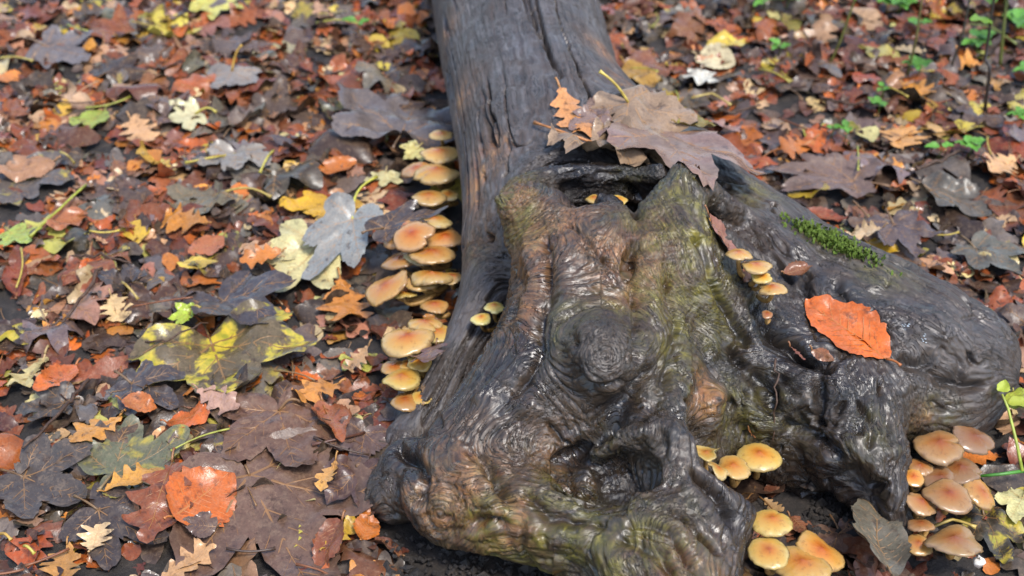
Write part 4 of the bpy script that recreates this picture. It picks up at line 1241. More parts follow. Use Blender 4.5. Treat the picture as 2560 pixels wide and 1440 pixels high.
for hi_, (kind, b, tp, col, patch, label, short, op) in enumerate(HEROES):
    wood = bool(op.get('wood'))
    zb, zt = zat(*b, wood), zat(*tp, wood)
    if zb is None: zb = zt + .01 if zt else .06
    if zt is None: zt = zb - .01
    zb += op.get('up', 0); zt += op.get('up', 0)
    pb, pt = P(*b, zb), P(*tp, zt)
    d = pt - pb
    tl = op.get('tilt', 0)
    L = np.linalg.norm(d)
    if tl:      # leaf lifted off the ground: the tip end or joint raised, same sight lines
        pt = P(*tp, zt + .03 * tl) if tl > 0 else P(*tp, zt)
        pb = P(*b, zb + .09 * tl) if tl > 0 else pb
        d = pt - pb; L = np.linalg.norm(d)
    if not L < .35: L = .12
    ang = math.atan2(d[1], d[0]) - math.pi / 2
    lf = Leaf(kind, 900 + hi_, True, bites=op.get('bites', 1 if kind != 'syc' else 2), curl=op.get('curl', RNG.uniform(-.4, .4)), roll=op.get('roll', RNG.uniform(-.6, .6)), fold=op.get('fold'), wave=op.get('wave'),
              spacing=.05 if L > .09 else .075)
    wsc = op.get('w', 1.0)
    S3 = np.array([L * wsc, L, L * min(1, wsc)])
    c, i, j, Am = rest(lf.foot * np.array([wsc, 1]), pb[0], pb[1], ang, L, wood, lift=.7, maxs=.9 if wood else .35)
    if op.get('up'):
        c[0] = pb[2]
    if tl or wood:
        c[2] = d[2] / max(np.hypot(d[0], d[1]), 1e-4)
        c[0] = pb[2]
    base = np.array([pb[0], pb[1], c[0] + .002])
    B = basis(ang, c)
    root = empty(ON[kind], base)
    Hd = H
    for q_ in range(2 if L > .08 else 1):
        Hd = sum(np.roll(np.roll(Hd, sx, 0), sy, 1) for sx in (-1, 0, 1) for sy in (-1, 0, 1)) / 9
    if L > .08: Hd = .5 * Hd + .5 * dilate(Hd)
    def place(v, extra=0):
        w = (np.asarray(v) * S3) @ B.T + base
        ii_, jj_ = cell(w[:, 0], w[:, 1])
        hh = Hd[ii_, jj_] * 1.0 + (.002 if L > .08 else 0)
        if wood: hh = np.maximum(hh, WH[ii_, jj_])
        g = hh + .0012 - w[:, 2]
        lim = .05 if not wood else .022
        w[:, 2] += np.where((g > 0) & (g < lim), g, 0) + extra
        return w - base
    bv, bf = lf.blade()
    z0 = np.percentile(bv[:, 2], 20)
    bv[:, 2] -= z0
    bo = obj('blade', mesh_from('blade', place(bv), bf), M_LEAF, root); bo.color = (*col, patch)
    vv, vf = lf.veinmesh(.010 if kind == 'syc' else .011, .007)
    vv[:, 2] -= z0
    vo = obj('veins', mesh_from('veins', place(vv, .0003), vf), M_VEIN, bo); vo.color = (*col, 1)
    se = op.get('se')
    sc = op.get('ssc', tuple(.5 * np.array(col) + .5 * np.array((.30, .16, .05))))
    j0 = place(lf.deform(np.array([[0, 0.]])) - np.array([0, 0, z0]))[0]
    if se:
        sz = op.get('sz', .012)
        e = P(*se, c[0] + sz) - base
        t = np.linspace(0, 1, 9)[:, None]
        pts = j0 * (1 - t) + e * t
        perp = np.array([-(e - j0)[1], (e - j0)[0], 0]) * .12
        pts = pts + np.sin(t * math.pi) * (perp + np.array([0, 0, .006]))
        stalk_obj(pts, .0017, sc, root)
    else:
        ln = op.get('st', .12 if kind != 'syc' else .35) * L
        dr = -d / np.linalg.norm(d)
        t = np.linspace(0, 1, 6)[:, None]
        pts = j0 + t * ln * dr + np.sin(t * 2) * np.array([0, 0, .004 + .03 * ln])
        stalk_obj(pts, .0013 if L > .06 else .0009, sc, root)
    w = np.array([pb[0], pb[1]]) + .5 * (pt - pb)[:2]
    if short: ANCH.append((short, w[0], w[1]))
    tag(root, label, 'leaf')
    if not tl:
        wv_ = np.array([q_.co for q_ in bo.data.vertices]) + base
        np.maximum.at(H, cell(wv_[:, 0], wv_[:, 1]), np.where(wv_[:, 2] < .09, wv_[:, 2], 0) + .001)
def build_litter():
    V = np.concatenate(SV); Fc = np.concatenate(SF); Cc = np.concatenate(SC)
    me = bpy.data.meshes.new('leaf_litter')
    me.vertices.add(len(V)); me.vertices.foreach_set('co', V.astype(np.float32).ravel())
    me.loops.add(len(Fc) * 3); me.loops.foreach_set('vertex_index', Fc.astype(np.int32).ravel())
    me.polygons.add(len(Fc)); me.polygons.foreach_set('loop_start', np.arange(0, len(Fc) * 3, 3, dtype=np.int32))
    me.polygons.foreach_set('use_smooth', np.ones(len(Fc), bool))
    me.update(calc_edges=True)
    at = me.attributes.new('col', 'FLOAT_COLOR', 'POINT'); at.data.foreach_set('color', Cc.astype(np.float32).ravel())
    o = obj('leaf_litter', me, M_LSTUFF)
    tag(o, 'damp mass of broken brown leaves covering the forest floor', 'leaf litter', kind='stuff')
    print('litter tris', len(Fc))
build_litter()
# ------------------------------------------------------------------ mushrooms
def make_cap(name, R, seed, flat=.36, wavy=.06, notch=0, upturn=0.0):
    rg = np.random.RandomState(seed)
    nr, na = 11, 44
    a = np.linspace(0, 2 * math.pi, na, endpoint=False)
    edge = 1 + wavy * (np.sin(a * 2 + rg.uniform(0, 6)) * .6 + np.sin(a * 3 + rg.uniform(0, 6)) * .5 + np.sin(a * 5 + rg.uniform(0, 6)) * .3) + .02 * rg.normal(size=na)
    for q in range(notch):
        c0 = rg.uniform(0, 6.28); dw = rg.uniform(.10, .22)
        dd = np.abs((a - c0 + math.pi) % (2 * math.pi) - math.pi)
        edge -= rg.uniform(.12, .3) * np.exp(-(dd / dw) ** 2)
    und = rg.uniform(0, 6, 3)
    V = [(0, 0, flat * R * 1.04)]; rad = [0.0]
    prof = lambda r: flat * (np.sqrt(np.maximum(0, 1 - .93 * r ** 2.2)) - .2) + .045 * np.exp(-(r / .22) ** 2)
    top = []
    for i in range(1, nr + 1):
        r = i / nr
        z = prof(np.full(na, r)) + wavy * r ** 2 * .9 * np.sin(a * 2 + und[0]) + wavy * r ** 3 * .6 * np.sin(a * 3 + und[1]) + upturn * r ** 3
        z = z + .012 * rg.normal(size=na) * r
        for k in range(na):
            V.append((R * r * edge[k] * math.cos(a[k]), R * r * edge[k] * math.sin(a[k]), R * z[k])); rad.append(r)
    Fc = [(0, 1 + k, 1 + (k + 1) % na) for k in range(na)]
    for i in range(nr - 1):
        for k in range(na):
            b0_, b1_ = 1 + i * na, 1 + (i + 1) * na
            Fc.append((b0_ + k, b1_ + k, b1_ + (k + 1) % na, b0_ + (k + 1) % na))
    # rolled lip
    lip0 = 1 + (nr - 1) * na; n0 = len(V)
    for k in range(na):
        x, y, z = V[lip0 + k]
        V.append((x * .965, y * .965, z - .05 * R)); rad.append(1.0)
    for k in range(na):
        Fc.append((lip0 + k, n0 + k, n0 + (k + 1) % na, lip0 + (k + 1) % na))
    me = mesh_from(name, V, Fc)
    at = me.attributes.new('rad', 'FLOAT', 'POINT'); at.data.foreach_set('value', np.array(rad, np.float32))
    # gills: pleated underside
    G = []; GF = []
    ng = na
    for i, (rr_, dz) in enumerate(((.965, -.05), (.6, -.02), (.15, -.10))):
        for k in range(ng):
            x, y, z = V[lip0 + k]
            s = rr_
            zz = z * s ** 1.5 + dz * R + (.018 * R if k % 2 else -.018 * R) * (1 if i < 2 else .3)
            if i == 2: zz = R * (prof(np.array([.15]))[0] - .26)
            G.append((x * s, y * s, zz))
    for i in range(2):
        for k in range(ng):
            GF.append((i * ng + k, (i + 1) * ng + k, (i + 1) * ng + (k + 1) % ng, i * ng + (k + 1) % ng))
    gm = mesh_from('gills', G, GF, False)
    return me, gm
def mushroom(px, py, wpx, ratio, z, root_px, rz, tint, label, group, seed, side=0.0, notch=0, wavy=.06, flat=.36, upturn=0.0, wood=0):
    if wood:
        rb = on_wood(*root_px)
        p = CAMP + ray(px, py) * (np.linalg.norm(rb - CAMP) - wood)
    else:
        rb = P(*root_px, rz)
        p = P(px, py, z)
    R = wpx / 2 / pxm(p) * (1.1 if px < 1160 else 1.03)
    dep = math.asin(-ray(px, py)[2])
    el = math.asin(min(.98, ratio * .90)) - .10
    tl = el - dep                      # tilt of the cap's axis towards the viewer side
    n = np.array([math.sin(side), -math.sin(tl), math.cos(tl) * math.cos(side)]); n /= np.linalg.norm(n)
    cen = p - n * flat * R * .45
    q = Vector(n).to_track_quat('Z', 'Y')
    root = empty('mushroom', rb)
    me, gm = make_cap('cap', R, seed, flat * (.8 + .1 * (seed % 4)), wavy * 1.25, notch + (seed % 2), upturn)
    cp = obj('cap', me, M_CAP, root)
    cp.matrix_local = Matrix.Translation(Vector(cen - rb)) @ q.to_matrix().to_4x4() @ Matrix.Rotation(seed * 1.3, 4, 'Z')
    vr = np.random.RandomState(seed + 5).uniform(.86, 1.1)
    brown = (.30 + .14 * (seed % 3)) if px > 2250 and tint[0] < .87 else (.12 * (seed % 4) if tint[0] < .97 else .08 * (seed % 3))
    cp.color = (tint[0] * vr, tint[1] * vr, tint[2] * vr, brown)
    g = obj('gills', gm, M_GILL, cp)
    t = np.linspace(0, 1, 9)[:, None]
    end = cen - rb
    ctrl = end - n * max(.02, .6 * np.linalg.norm(end))
    pts = (1 - t) ** 2 * 0 + 2 * t * (1 - t) * ctrl + t ** 2 * end
    v, f = tube(pts, np.linspace(.13, .10, 9) * R + .0008, 8)
    obj('stem', mesh_from('stem', v, f), M_STEM, root)
    tag(root, label, 'mushroom', group)
    return cen
N_ = (1, 1, 1); PK = (.95, .80, .88); BR = (.72, .60, .52); PL = (1.0, 1.12, 1.25); YE = (1.0, 1.08, .9); DB = (.42, .38, .48)
LT = 'tan mushroom in the tiered cluster where the ribbed grey leaf meets the trunk'
LM = 'pinkish tan mushroom in the crowded cluster under the arching dark slate leaf'
LL = 'yellow-tan mushroom in the low cluster where the trunk flank runs into the litter'
LR = 'small tan mushroom in the cluster growing on the side root'
RB = 'brownish mushroom in the cluster under the rounded side root end'
MUSH = [  # px, py, width, height/width, z, root px, root z, tint, label, group, options
 (1104, 334, 58, .52, .06, (1125, 360), .03, N_, 'smallest tan mushroom topping the tiered cluster by the trunk', 'upper trunk mushrooms', {}),
 (1100, 380, 90, .55, .06, (1130, 410), .03, N_, 'tan mushroom with cream rim just below the smallest topping one', 'upper trunk mushrooms', {}),
 (1040, 422, 74, .60, .052, (1125, 440), .03, PK, 'pink-tan wavy mushroom behind the broad tiered one', 'upper trunk mushrooms', dict(wavy=.09, side=-.2)),
 (1092, 430, 108, .52, .06, (1130, 455), .03, N_, 'broad tan mushroom with a nicked rim in the tiered cluster', 'upper trunk mushrooms', dict(notch=1)),
 (1072, 488, 84, .52, .05, (1135, 505), .03, N_, 'smooth oval tan mushroom lowest in the tiered cluster', 'upper trunk mushrooms', {}),
 (1122, 486, 48, .7, .046, (1145, 505), .03, PL, 'little pale mushroom behind the lowest cap of the tiered cluster', None, {}),
 (1085, 550, 90, .4, .058, (1130, 575), .03, PL, 'flat pale mushroom at the back just under the arching slate leaf', 'middle trunk mushrooms', {}),
 (1008, 575, 95, .75, .062, (1110, 600), .03, PK, 'ragged pink mushroom behind the broad rosy one', 'middle trunk mushrooms', dict(wavy=.1, notch=2, side=-.3)),
 (1112, 592, 92, .6, .052, (1140, 620), .03, PK, 'pink mushroom pressed against the trunk beside the broad rosy one', 'middle trunk mushrooms', {}),
 (1032, 585, 98, .85, .072, (1110, 620), .03, PK, 'broad rosy mushroom with a split centre tilted outward under dark slate leaf', None, dict(side=-.25, wavy=.04)),
 (1000, 648, 92, .5, .040, (1120, 660), .03, (.85, .72, .7), 'dull mauve mushroom drooping below the broad rosy one', 'middle trunk mushrooms', dict(side=-.15)),
 (1050, 640, 80, .45, .045, (1120, 660), .03, PL, 'pale mushroom hidden under the wide cream-rimmed one', 'middle trunk mushrooms', {}),
 (1078, 630, 106, .50, .058, (1125, 660), .03, (1.0, .92, .9), 'wide cream-rimmed mushroom in the crowded cluster by the trunk', None, {}),
 (965, 714, 112, .72, .045, (1110, 720), .025, (1, .85, .7), 'drooping fan-shaped orange-streaked mushroom by the trunk', None, dict(side=-.55, wavy=.1, flat=.25)),
 (1055, 700, 90, .5, .042, (1115, 715), .025, (.9, .85, .75), 'greyish tan mushroom under the deeply notched orange one', 'middle trunk mushrooms', {}),
 (1080, 690, 100, .42, .05, (1120, 710), .025, N_, 'orange mushroom with deeply notched cap in the crowded cluster', None, dict(notch=3)),
 (1130, 690, 60, .55, .048, (1140, 710), .025, N_, 'little tan mushroom wedged between trunk and deeply notched orange one', 'middle trunk mushrooms', {}),
 (1010, 732, 60, .35, .034, (1090, 735), .025, YE, 'thin yellow mushroom edge beneath the fan-shaped one', 'middle trunk mushrooms', {}),
 (1086, 762, 64, .62, .042, (1125, 785), .025, (.9, .75, .6), 'lone rusty mushroom between the crowded cluster and the low cluster', None, {}),
 (1062, 808, 80, .5, .052, (1100, 850), .025, N_, 'nicked tan mushroom behind the largest low one', 'low trunk mushrooms', dict(notch=1)),
 (1090, 828, 84, .62, .05, (1100, 860), .025, YE, 'yellow-tan mushroom touching the trunk beside the largest low one', 'low trunk mushrooms', {}),
 (1020, 870, 80, .5, .038, (1080, 880), .025, PL, 'pale mushroom rim showing beneath the largest low one', 'low trunk mushrooms', {}),
 (1018, 846, 122, .68, .058, (1080, 880), .025, N_, 'largest low mushroom with a red-orange centre and nibbled rim', None, dict(notch=2, side=-.1)),
 (986, 918, 62, .75, .038, (1060, 940), .02, (.95, .85, .7), 'round tan-brown mushroom behind the smooth glossy yellow one', 'low trunk mushrooms', {}),
 (1020, 908, 50, .6, .038, (1060, 940), .02, N_, 'little tan mushroom between round tan-brown and upright yellow ones', 'low trunk mushrooms', {}),
 (1048, 905, 56, .9, .042, (1070, 940), .02, YE, 'upright yellow mushroom under the plum-brown oak leaf', 'low trunk mushrooms', {}),
 (1005, 943, 92, .63, .046, (1060, 970), .02, YE, 'smooth glossy yellow mushroom in the low cluster by the trunk', None, {}),
 (1012, 1001, 68, .78, .034, (1050, 1015), .015, (.9, .8, .65), 'brown-centred mushroom lowest in the low cluster', 'low trunk mushrooms', {}),
 (1055, 991, 50, .85, .036, (1060, 1015), .015, YE, 'little yellow mushroom beside the lowest brown-centred one', 'low trunk mushrooms', {}),
 (1235, 765, 54, .62, .075, (1250, 800), .05, (1.25, 1.6, 1.7), 'pale lemon mushroom peeping from the gap beside the stump', 'lemon mushrooms by the stump', dict(flat=.45, wood=.03)),
 (1202, 795, 52, .72, .07, (1240, 820), .045, (1.25, 1.65, 1.8), 'pale lemon mushroom peeping from the gap beside the stump', 'lemon mushrooms by the stump', dict(flat=.45, wood=.03)),
 (1485, 496, 44, .6, .195, (1490, 520), .15, YE, 'yellow mushroom half hidden inside the stump hollow', 'mushrooms in the hollow', {}),
 (1545, 498, 48, .7, .195, (1540, 520), .15, YE, 'yellow mushroom half hidden inside the stump hollow', 'mushrooms in the hollow', {}),
 (1774, 556, 44, .85, .125, (1798, 580), .09, N_, 'lone tan mushroom half hidden behind the stump peak', None, dict(wood=.012)),
 (1847, 633, 68, .5, .155, (1860, 690), .11, N_, 'flat tan mushroom with a cleft rim at the top of the side root cluster', 'side root mushrooms', dict(notch=1, wood=.03)),
 (1905, 690, 52, .8, .125, (1880, 720), .10, YE, 'small yellow mushroom under the broadest one on the side root', 'side root mushrooms', dict(wood=.03)),
 (1892, 661, 78, .5, .155, (1875, 710), .105, N_, 'broadest tan mushroom standing tall on the side root', None, dict(wood=.03)),
 (1932, 718, 72, .58, .13, (1895, 740), .09, N_, 'tan mushroom lowest in the side root cluster above the crease', 'side root mushrooms', dict(wood=.03)),
 (1918, 785, 28, .9, .10, (1925, 800), .09, (.6, .4, .35), 'tiny red-brown mushroom button in the root crease', None, dict(wood=.03)),
 (1765, 1135, 72, .55, .115, (1790, 1180), .07, YE, 'torn upturned mushroom at the back of the recess', None, dict(notch=3, upturn=.35, wavy=.15, wood=.055)),
 (1795, 1170, 64, .65, .105, (1810, 1190), .07, PL, 'folded pale mushroom squeezed in the recess', None, dict(side=.5, wavy=.14, notch=2, wood=.055)),
 (1832, 1165, 92, .72, .10, (1850, 1190), .06, N_, 'tan mushroom with sunken orange centre in the recess', None, dict(wavy=.08, wood=.055)),
 (1898, 1138, 112, .77, .115, (1890, 1180), .06, YE, 'smooth round yellow-tan mushroom in the recess', None, dict(wavy=.02, flat=.4, wood=.055)),
 (1930, 1302, 106, .74, .075, (1940, 1370), .02, YE, 'round yellow mushroom with orange centre standing above the bottom cluster', None, dict(wavy=.03)),
 (2052, 1375, 128, .82, .045, (2030, 1400), .015, (.95, .85, .75), 'wide rosy-brown mushroom sloping away in the bottom cluster', None, dict(side=.3, wavy=.08)),
 (2005, 1408, 140, .78, .05, (1990, 1440), .015, N_, 'wide tan mushroom with a bulging orange centre in the bottom cluster', None, dict(wavy=.06)),
 (1922, 1378, 104, .90, .07, (1940, 1420), .015, YE, 'round flat mushroom with a red-orange eye in the bottom cluster', None, dict(wavy=.02, flat=.3)),
 (1835, 1428, 90, .5, .03, (1850, 1450), .01, (.8, .65, .6), 'dull brown mushroom half buried beside the front root', None, dict(wavy=.12, notch=2)),
 (1415, 1442, 60, .5, .03, (1420, 1460), .0, (.8, .6, .5), 'brown mushroom cap peeping from black soil under the front root', None, {}),
 (2435, 1092, 108, .85, .05, (2400, 1110), .01, DB, 'large mauve-brown mushroom at the back under the side root end', None, dict(side=.3)),
 (2348, 1110, 128, .72, .06, (2350, 1150), .01, (.68, .60, .60), 'broad brown-centred mushroom with ragged pale rim under the side root', None, dict(notch=2)),
 (2300, 1165, 62, .8, .05, (2320, 1190), .01, (.78, .66, .6), 'small orange-brown mushroom behind the right root edge under broad brown-centred one', 'right cluster mushrooms', {}),
 (2284, 1192, 56, .9, .05, (2310, 1210), .01, (.9, .75, .6), 'tan mushroom half hidden by the right root edge', 'right cluster mushrooms', {}),
 (2400, 1170, 108, .75, .045, (2380, 1200), .01, DB, 'dark mauve mushroom between the broad brown-centred and golden ones', 'right cluster mushrooms', {}),
 (2352, 1195, 92, .8, .048, (2360, 1220), .01, DB, 'dark wavy mushroom behind the rosy-brown pleated one', 'right cluster mushrooms', dict(wavy=.1)),
 (2452, 1232, 90, .95, .04, (2420, 1250), .01, (.88, .76, .55), 'golden orange mushroom at the outer edge of the right cluster', None, dict(side=.4)),
 (2372, 1235, 116, .82, .055, (2370, 1260), .01, (.66, .58, .62), 'rosy-brown mushroom with a pale pleated rim in the right cluster', None, dict(wavy=.07)),
 (2305, 1255, 84, .8, .05, (2320, 1280), .01, (.80, .68, .60), 'tilted orange-brown mushroom touching the right root', None, dict(side=.3)),
 (2302, 1310, 66, .6, .04, (2320, 1320), .01, (.8, .65, .55), 'small dull brown mushroom below the tilted orange-brown one', 'right cluster mushrooms', {}),
 (2296, 1360, 70, .85, .035, (2310, 1370), .01, (.95, .85, .65), 'tan mushroom beside the wide wavy pinkish one at the root foot', 'right cluster mushrooms', {}),
 (2385, 1348, 136, .62, .045, (2370, 1370), .01, (.74, .72, .78), 'wide wavy pinkish mushroom lowest in the right cluster', None, dict(wavy=.1, notch=1)),
]
for mi_, (px, py, w, ra, z, rp, rz, tint, lab, grp, op) in enumerate(MUSH):
    mushroom(px, py, w, ra, z, rp, rz, tint, lab, grp, 40 + mi_, **op)
for nm, a, b in (('the tiered trunk mushrooms', 1090, 420), ('the crowded trunk mushrooms', 1040, 640), ('the low trunk mushrooms', 1030, 910), ('the right mushroom cluster', 2380, 1230), ('the bottom mushroom cluster', 1970, 1390), ('the rounded side root end', 2500, 900), ('the front root block', 950, 1200)):
    q = P(a, b, .03); ANCH.append((nm, q[0], q[1]))

# ------------------------------------------------------------------ loose stalks and twigs
STS = []
STK = [([(215, 462), (150, 530), (75, 592)], (.38, .40, .05), 'long yellow-green leaf stalk pointing to the green-yellow maple leaf'), ([(684, 376), (668, 402), (650, 432)], (.48, .42, .07), 'short yellow stalk beside the light grey leaf'),
       ([(305, 705), (325, 728), (345, 748)], (.42, .30, .08), 'short amber stalk near the lime green maple leaf'), ([(1728, 245), (1780, 240), (1826, 262)], (.55, .42, .12), 'pale curved stalk behind the tan leaves on the trunk'),
       ([(1895, 172), (1935, 188), (1975, 205)], (.50, .42, .08), 'straight yellow stalk near the whitish small leaf'), ([(0, 145), (40, 148), (82, 152)], (.45, .36, .08), 'yellow stalk beside the broad slate-grey leaf'),
       ([(2330, 1318), (2380, 1306), (2440, 1318)], (.50, .36, .09), 'thin bent amber stalk across the right mushroom cluster'), ([(790, 57), (850, 55), (900, 60)], (.46, .42, .08), 'yellow stalk by a mint-green leaf scrap'),
       ([(1690, 292), (1708, 284), (1726, 278)], (.52, .40, .07), 'yellow stalk end beside the olive leaf edge'), ([(150, 380), (170, 395), (186, 408)], (.36, .28, .08), 'short straw stalk near the pinkish tan leaf'),
       ([(0, 1335), (15, 1342), (28, 1350)], (.5, .3, .06), 'amber stalk stub far from the stump'), ([(60, 1365), (72, 1375), (86, 1384)], (.55, .46, .08), 'yellow stalk stub near the amber oak leaf'),
       ([(2420, 60), (2480, 75), (2540, 110)], (.22, .26, .06), 'green stalk among the saplings')]
for pl, col, lab in STK:
    pts = np.array([P(a, b, zat(a, b) + .006) for a, b in pl])
    t = np.linspace(0, 1, 9)
    pp = np.stack([np.interp(t, np.linspace(0, 1, len(pts)), pts[:, k]) for k in range(3)], 1)
    pp[:, 2] += .004 * np.sin(t * math.pi)
    root = stalk_obj(pp, .0016, col, None, 'leaf_stalk')
    tag(root, lab, 'stalk')
for k in range(46):
    x, y = sample_xy(rng, 0)
    if skip(x, y): continue
    a = rng.uniform(0, 6.28); ln = rng.uniform(.025, .07)
    q = np.array([(x + math.cos(a) * ln * f_, y + math.sin(a) * ln * f_, 0) for f_ in np.linspace(-.5, .5, 7)])
    bx = rng.uniform(-.15, .15) * ln
    q[:, :2] += np.outer(np.cos(np.linspace(-1.5, 1.5, 7)), (-math.sin(a), math.cos(a))) * bx
    ii_, jj_ = cell(q[:, 0], q[:, 1])
    hh = H[ii_, jj_]
    q[:, 2] = np.linspace(hh[:3].max(), hh[-3:].max(), 7) + .003
    q[:, 2] += max(0, (hh - q[:, 2]).max() * .6)
    g_ = [('yellow', (.48, .36, .06)), ('yellow-green', (.36, .36, .06)), ('red-brown', (.22, .08, .03)), ('dark brown', (.07, .04, .025))][rng.randint(4)]
    o = stalk_obj(q, rng.uniform(.0009, .0015), g_[1], None, 'leaf_stalk')
    STS.append((o, g_[0], ln, x, y))
TW = [([(252, 668), (215, 735), (165, 790), (128, 812)], .0022, 'brown twig with a kink beside the little tan oak leaf'), ([(226, 948), (150, 1030), (55, 1122)], .0022, 'long straight brown twig above the olive-grey leaf'),
      ([(960, 1000), (1000, 1012), (1040, 1004)], .0015, 'thin dark twig under the lowest trunk mushrooms'), ([(1750, 270), (1830, 285), (1900, 262)], .003, 'black forked twig behind the side root'),
      ([(2290, 420), (2350, 400), (2410, 372)], .003, 'black twig on bare soil behind the side root'), ([(1938, 905), (1935, 1000), (1928, 1095)], .0011, 'thin root hair hanging over the mossy recess'),
      ([(2050, 245), (2130, 262), (2210, 250)], .0028, 'dark twig among the seedlings'), ([(320, 860), (420, 850), (520, 800)], .0014, 'thin black stem crossing the slate-black leaves'),
      ([(180, 640), (260, 640), (330, 660)], .0018, 'short brown twig piece near the square yellow leaf')]
for pl, r, lab in TW:
    wd = 'root hair' in lab
    pts = np.array([(on_wood(a, b) + np.array([0, -.006, .006])) if wd else P(a, b, zat(a, b) + .006) for a, b in pl])
    t = np.linspace(0, 1, 13)
    pp = np.stack([np.interp(t, np.linspace(0, 1, len(pts)), pts[:, k]) for k in range(3)], 1)
    pp += np.random.RandomState(len(lab)).normal(size=pp.shape) * .0014
    v, f = tube(pp, np.linspace(1, .6, 13) * r, 6)
    o = obj('twig', mesh_from('twig', v, f), M_TWIG)
    tag(o, lab, 'twig')

# ------------------------------------------------------------------ saplings and seedlings behind
def small_leaf_mesh(seed, kind='birch'):
    lf = Leaf(kind, seed, False, bites=0, spacing=.2, curl=.5, roll=.6)
    v, f = lf.blade()
    return mesh_from('leaf', v, f)
GLM = [small_leaf_mesh(700 + k, 'birch') for k in range(3)]
for m_ in GLM: m_.materials.append(M_GREEN)
def add_green(parent, base_rel, direction, size, col, k, up=.3):
    o = bpy.data.objects.new('leaf', GLM[k % 3]); link(o); o.parent = parent
    d = Vector(direction).normalized()
    n = Vector((0, 0, 1)); x = d.cross(n).normalized(); n2 = x.cross(d).normalized()
    R3 = Matrix((x, d, n2)).transposed()
    o.matrix_local = Matrix.Translation(Vector(base_rel)) @ (R3 * size).to_4x4()
    o.color = (*col, 1)
SAP = [([(2075, 158), (2100, 105), (2140, -10)], .0022, (.12, .12, .025), 'thin olive sapling stem nearest the amber oak leaf'), ([(2268, 192), (2290, 100), (2306, -10)], .0020, (.12, .11, .03), 'thin olive sapling stem rising from a pair of bright green leaves'),
       ([(2378, 165), (2405, 95), (2426, -10)], .0019, (.035, .035, .025), 'thin dark straight sapling stem'), ([(2462, 275), (2476, 168), (2463, 150), (2486, -10)], .0026, (.03, .022, .018), 'dark kinked sapling stem standing on bare soil'),
       ([(2500, 165), (2508, 80), (2518, -10)], .0028, (.12, .14, .03), 'thick yellow-green sapling stem behind the kinked one')]
def sight_at_y(px, py, Y):
    d = ray(px, py)
    return CAMP + d * (Y / d[1])
for si, (pl, r, col, lab) in enumerate(SAP):
    b = P(*pl[0], zat(*pl[0]) - .005)
    pts = [b] + [sight_at_y(a, c_, b[1] + .01 * q) for q, (a, c_) in enumerate(pl[1:])]
    last = pts[-1] + (pts[-1] - pts[-2]) / np.linalg.norm(pts[-1] - pts[-2]) * .25
    pts = np.array(pts + [last])
    t = np.linspace(0, 1, 15)
    pp = np.stack([np.interp(t, np.linspace(0, 1, len(pts)), pts[:, k]) for k in range(3)], 1)
    root = empty('sapling', b)
    v, f = tube(pp - b, np.linspace(1, .6, 15) * r, 7)
    o = obj('stem', mesh_from('stem', v, f), M_STALK, root); o.color = (*col, 1)
    rg = np.random.RandomState(si)
    for k in range(5):
        q = pp[9 + k] - b
        a = rg.uniform(0, 6.28)
        add_green(root, q, (math.cos(a), math.sin(a), .2), rg.uniform(.025, .04), (.14, .26, .03), k)
    tag(root, lab, 'sapling')
SEED = [(2190, 282, 5, .016, 'bright green clover-like seedling on bare soil'), (2292, 185, 4, .026, 'bright green pair of leaves at the foot of an olive sapling'), (2110, 345, 4, .014, 'small green seedling beside the orange-red oak leaf'),
        (2420, 382, 4, .022, 'broad green seedling leaf near the black twig'), (1945, 135, 3, .024, 'drooping green seedling near the bright yellow curled leaf'), (2345, 385, 2, .018, 'flat green seedling by the black twig'),
        (2548, 312, 4, .02, 'green seedling beside the peach oak leaf'), (2535, 70, 6, .03, 'leafy green seedling behind the thick sapling'), (2245, 25, 6, .03, 'leafy green seedling behind the olive sapling'),
        (1965, 12, 5, .03, 'yellow-green seedling far behind the whitish small leaf'), (2075, 338, 3, .013, 'tiny green seedling in front of the dark twig'), (2440, 120, 6, .026, 'green seedling between dark and kinked saplings'),
        (2290, 80, 3, .022, 'green seedling leaf beside the middle sapling'), (895, 75, 2, .026, 'mint-green leaf scrap far left of the trunk'), (2560, 195, 4, .026, 'green seedling at the outer side of the saplings'),
        (2200, 240, 3, .013, 'tiny seedling above the clover-like one'), (1905, 20, 3, .02, 'pale green seedling far behind the trunk leaves')]
for si, (px, py, n, L, lab) in enumerate(SEED):
    z = zat(px, py + 10)
    b = P(px, py + 10, z - .003)
    root = empty('seedling', b)
    hgt = .022
    v, f = tube([(0, 0, 0), (.003, .0, hgt * .6), (0.001, -.002, hgt)], [.0009, .0008, .0007], 5)
    o = obj('stem', mesh_from('stem', v, f), M_STALK, root); o.color = (.16, .22, .04, 1)
    rg = np.random.RandomState(si + 50)
    for k in range(n):
        a = 6.283 * k / n + rg.uniform(-.4, .4)
        c = np.array((.10, .26, .03)) * rg.uniform(.8, 1.3)
        add_green(root, (0, 0, hgt * rg.uniform(.7, 1)), (math.cos(a), math.sin(a), rg.uniform(-.1, .4)), L * rg.uniform(.8, 1.2), c, k)
    tag(root, lab, 'seedling')
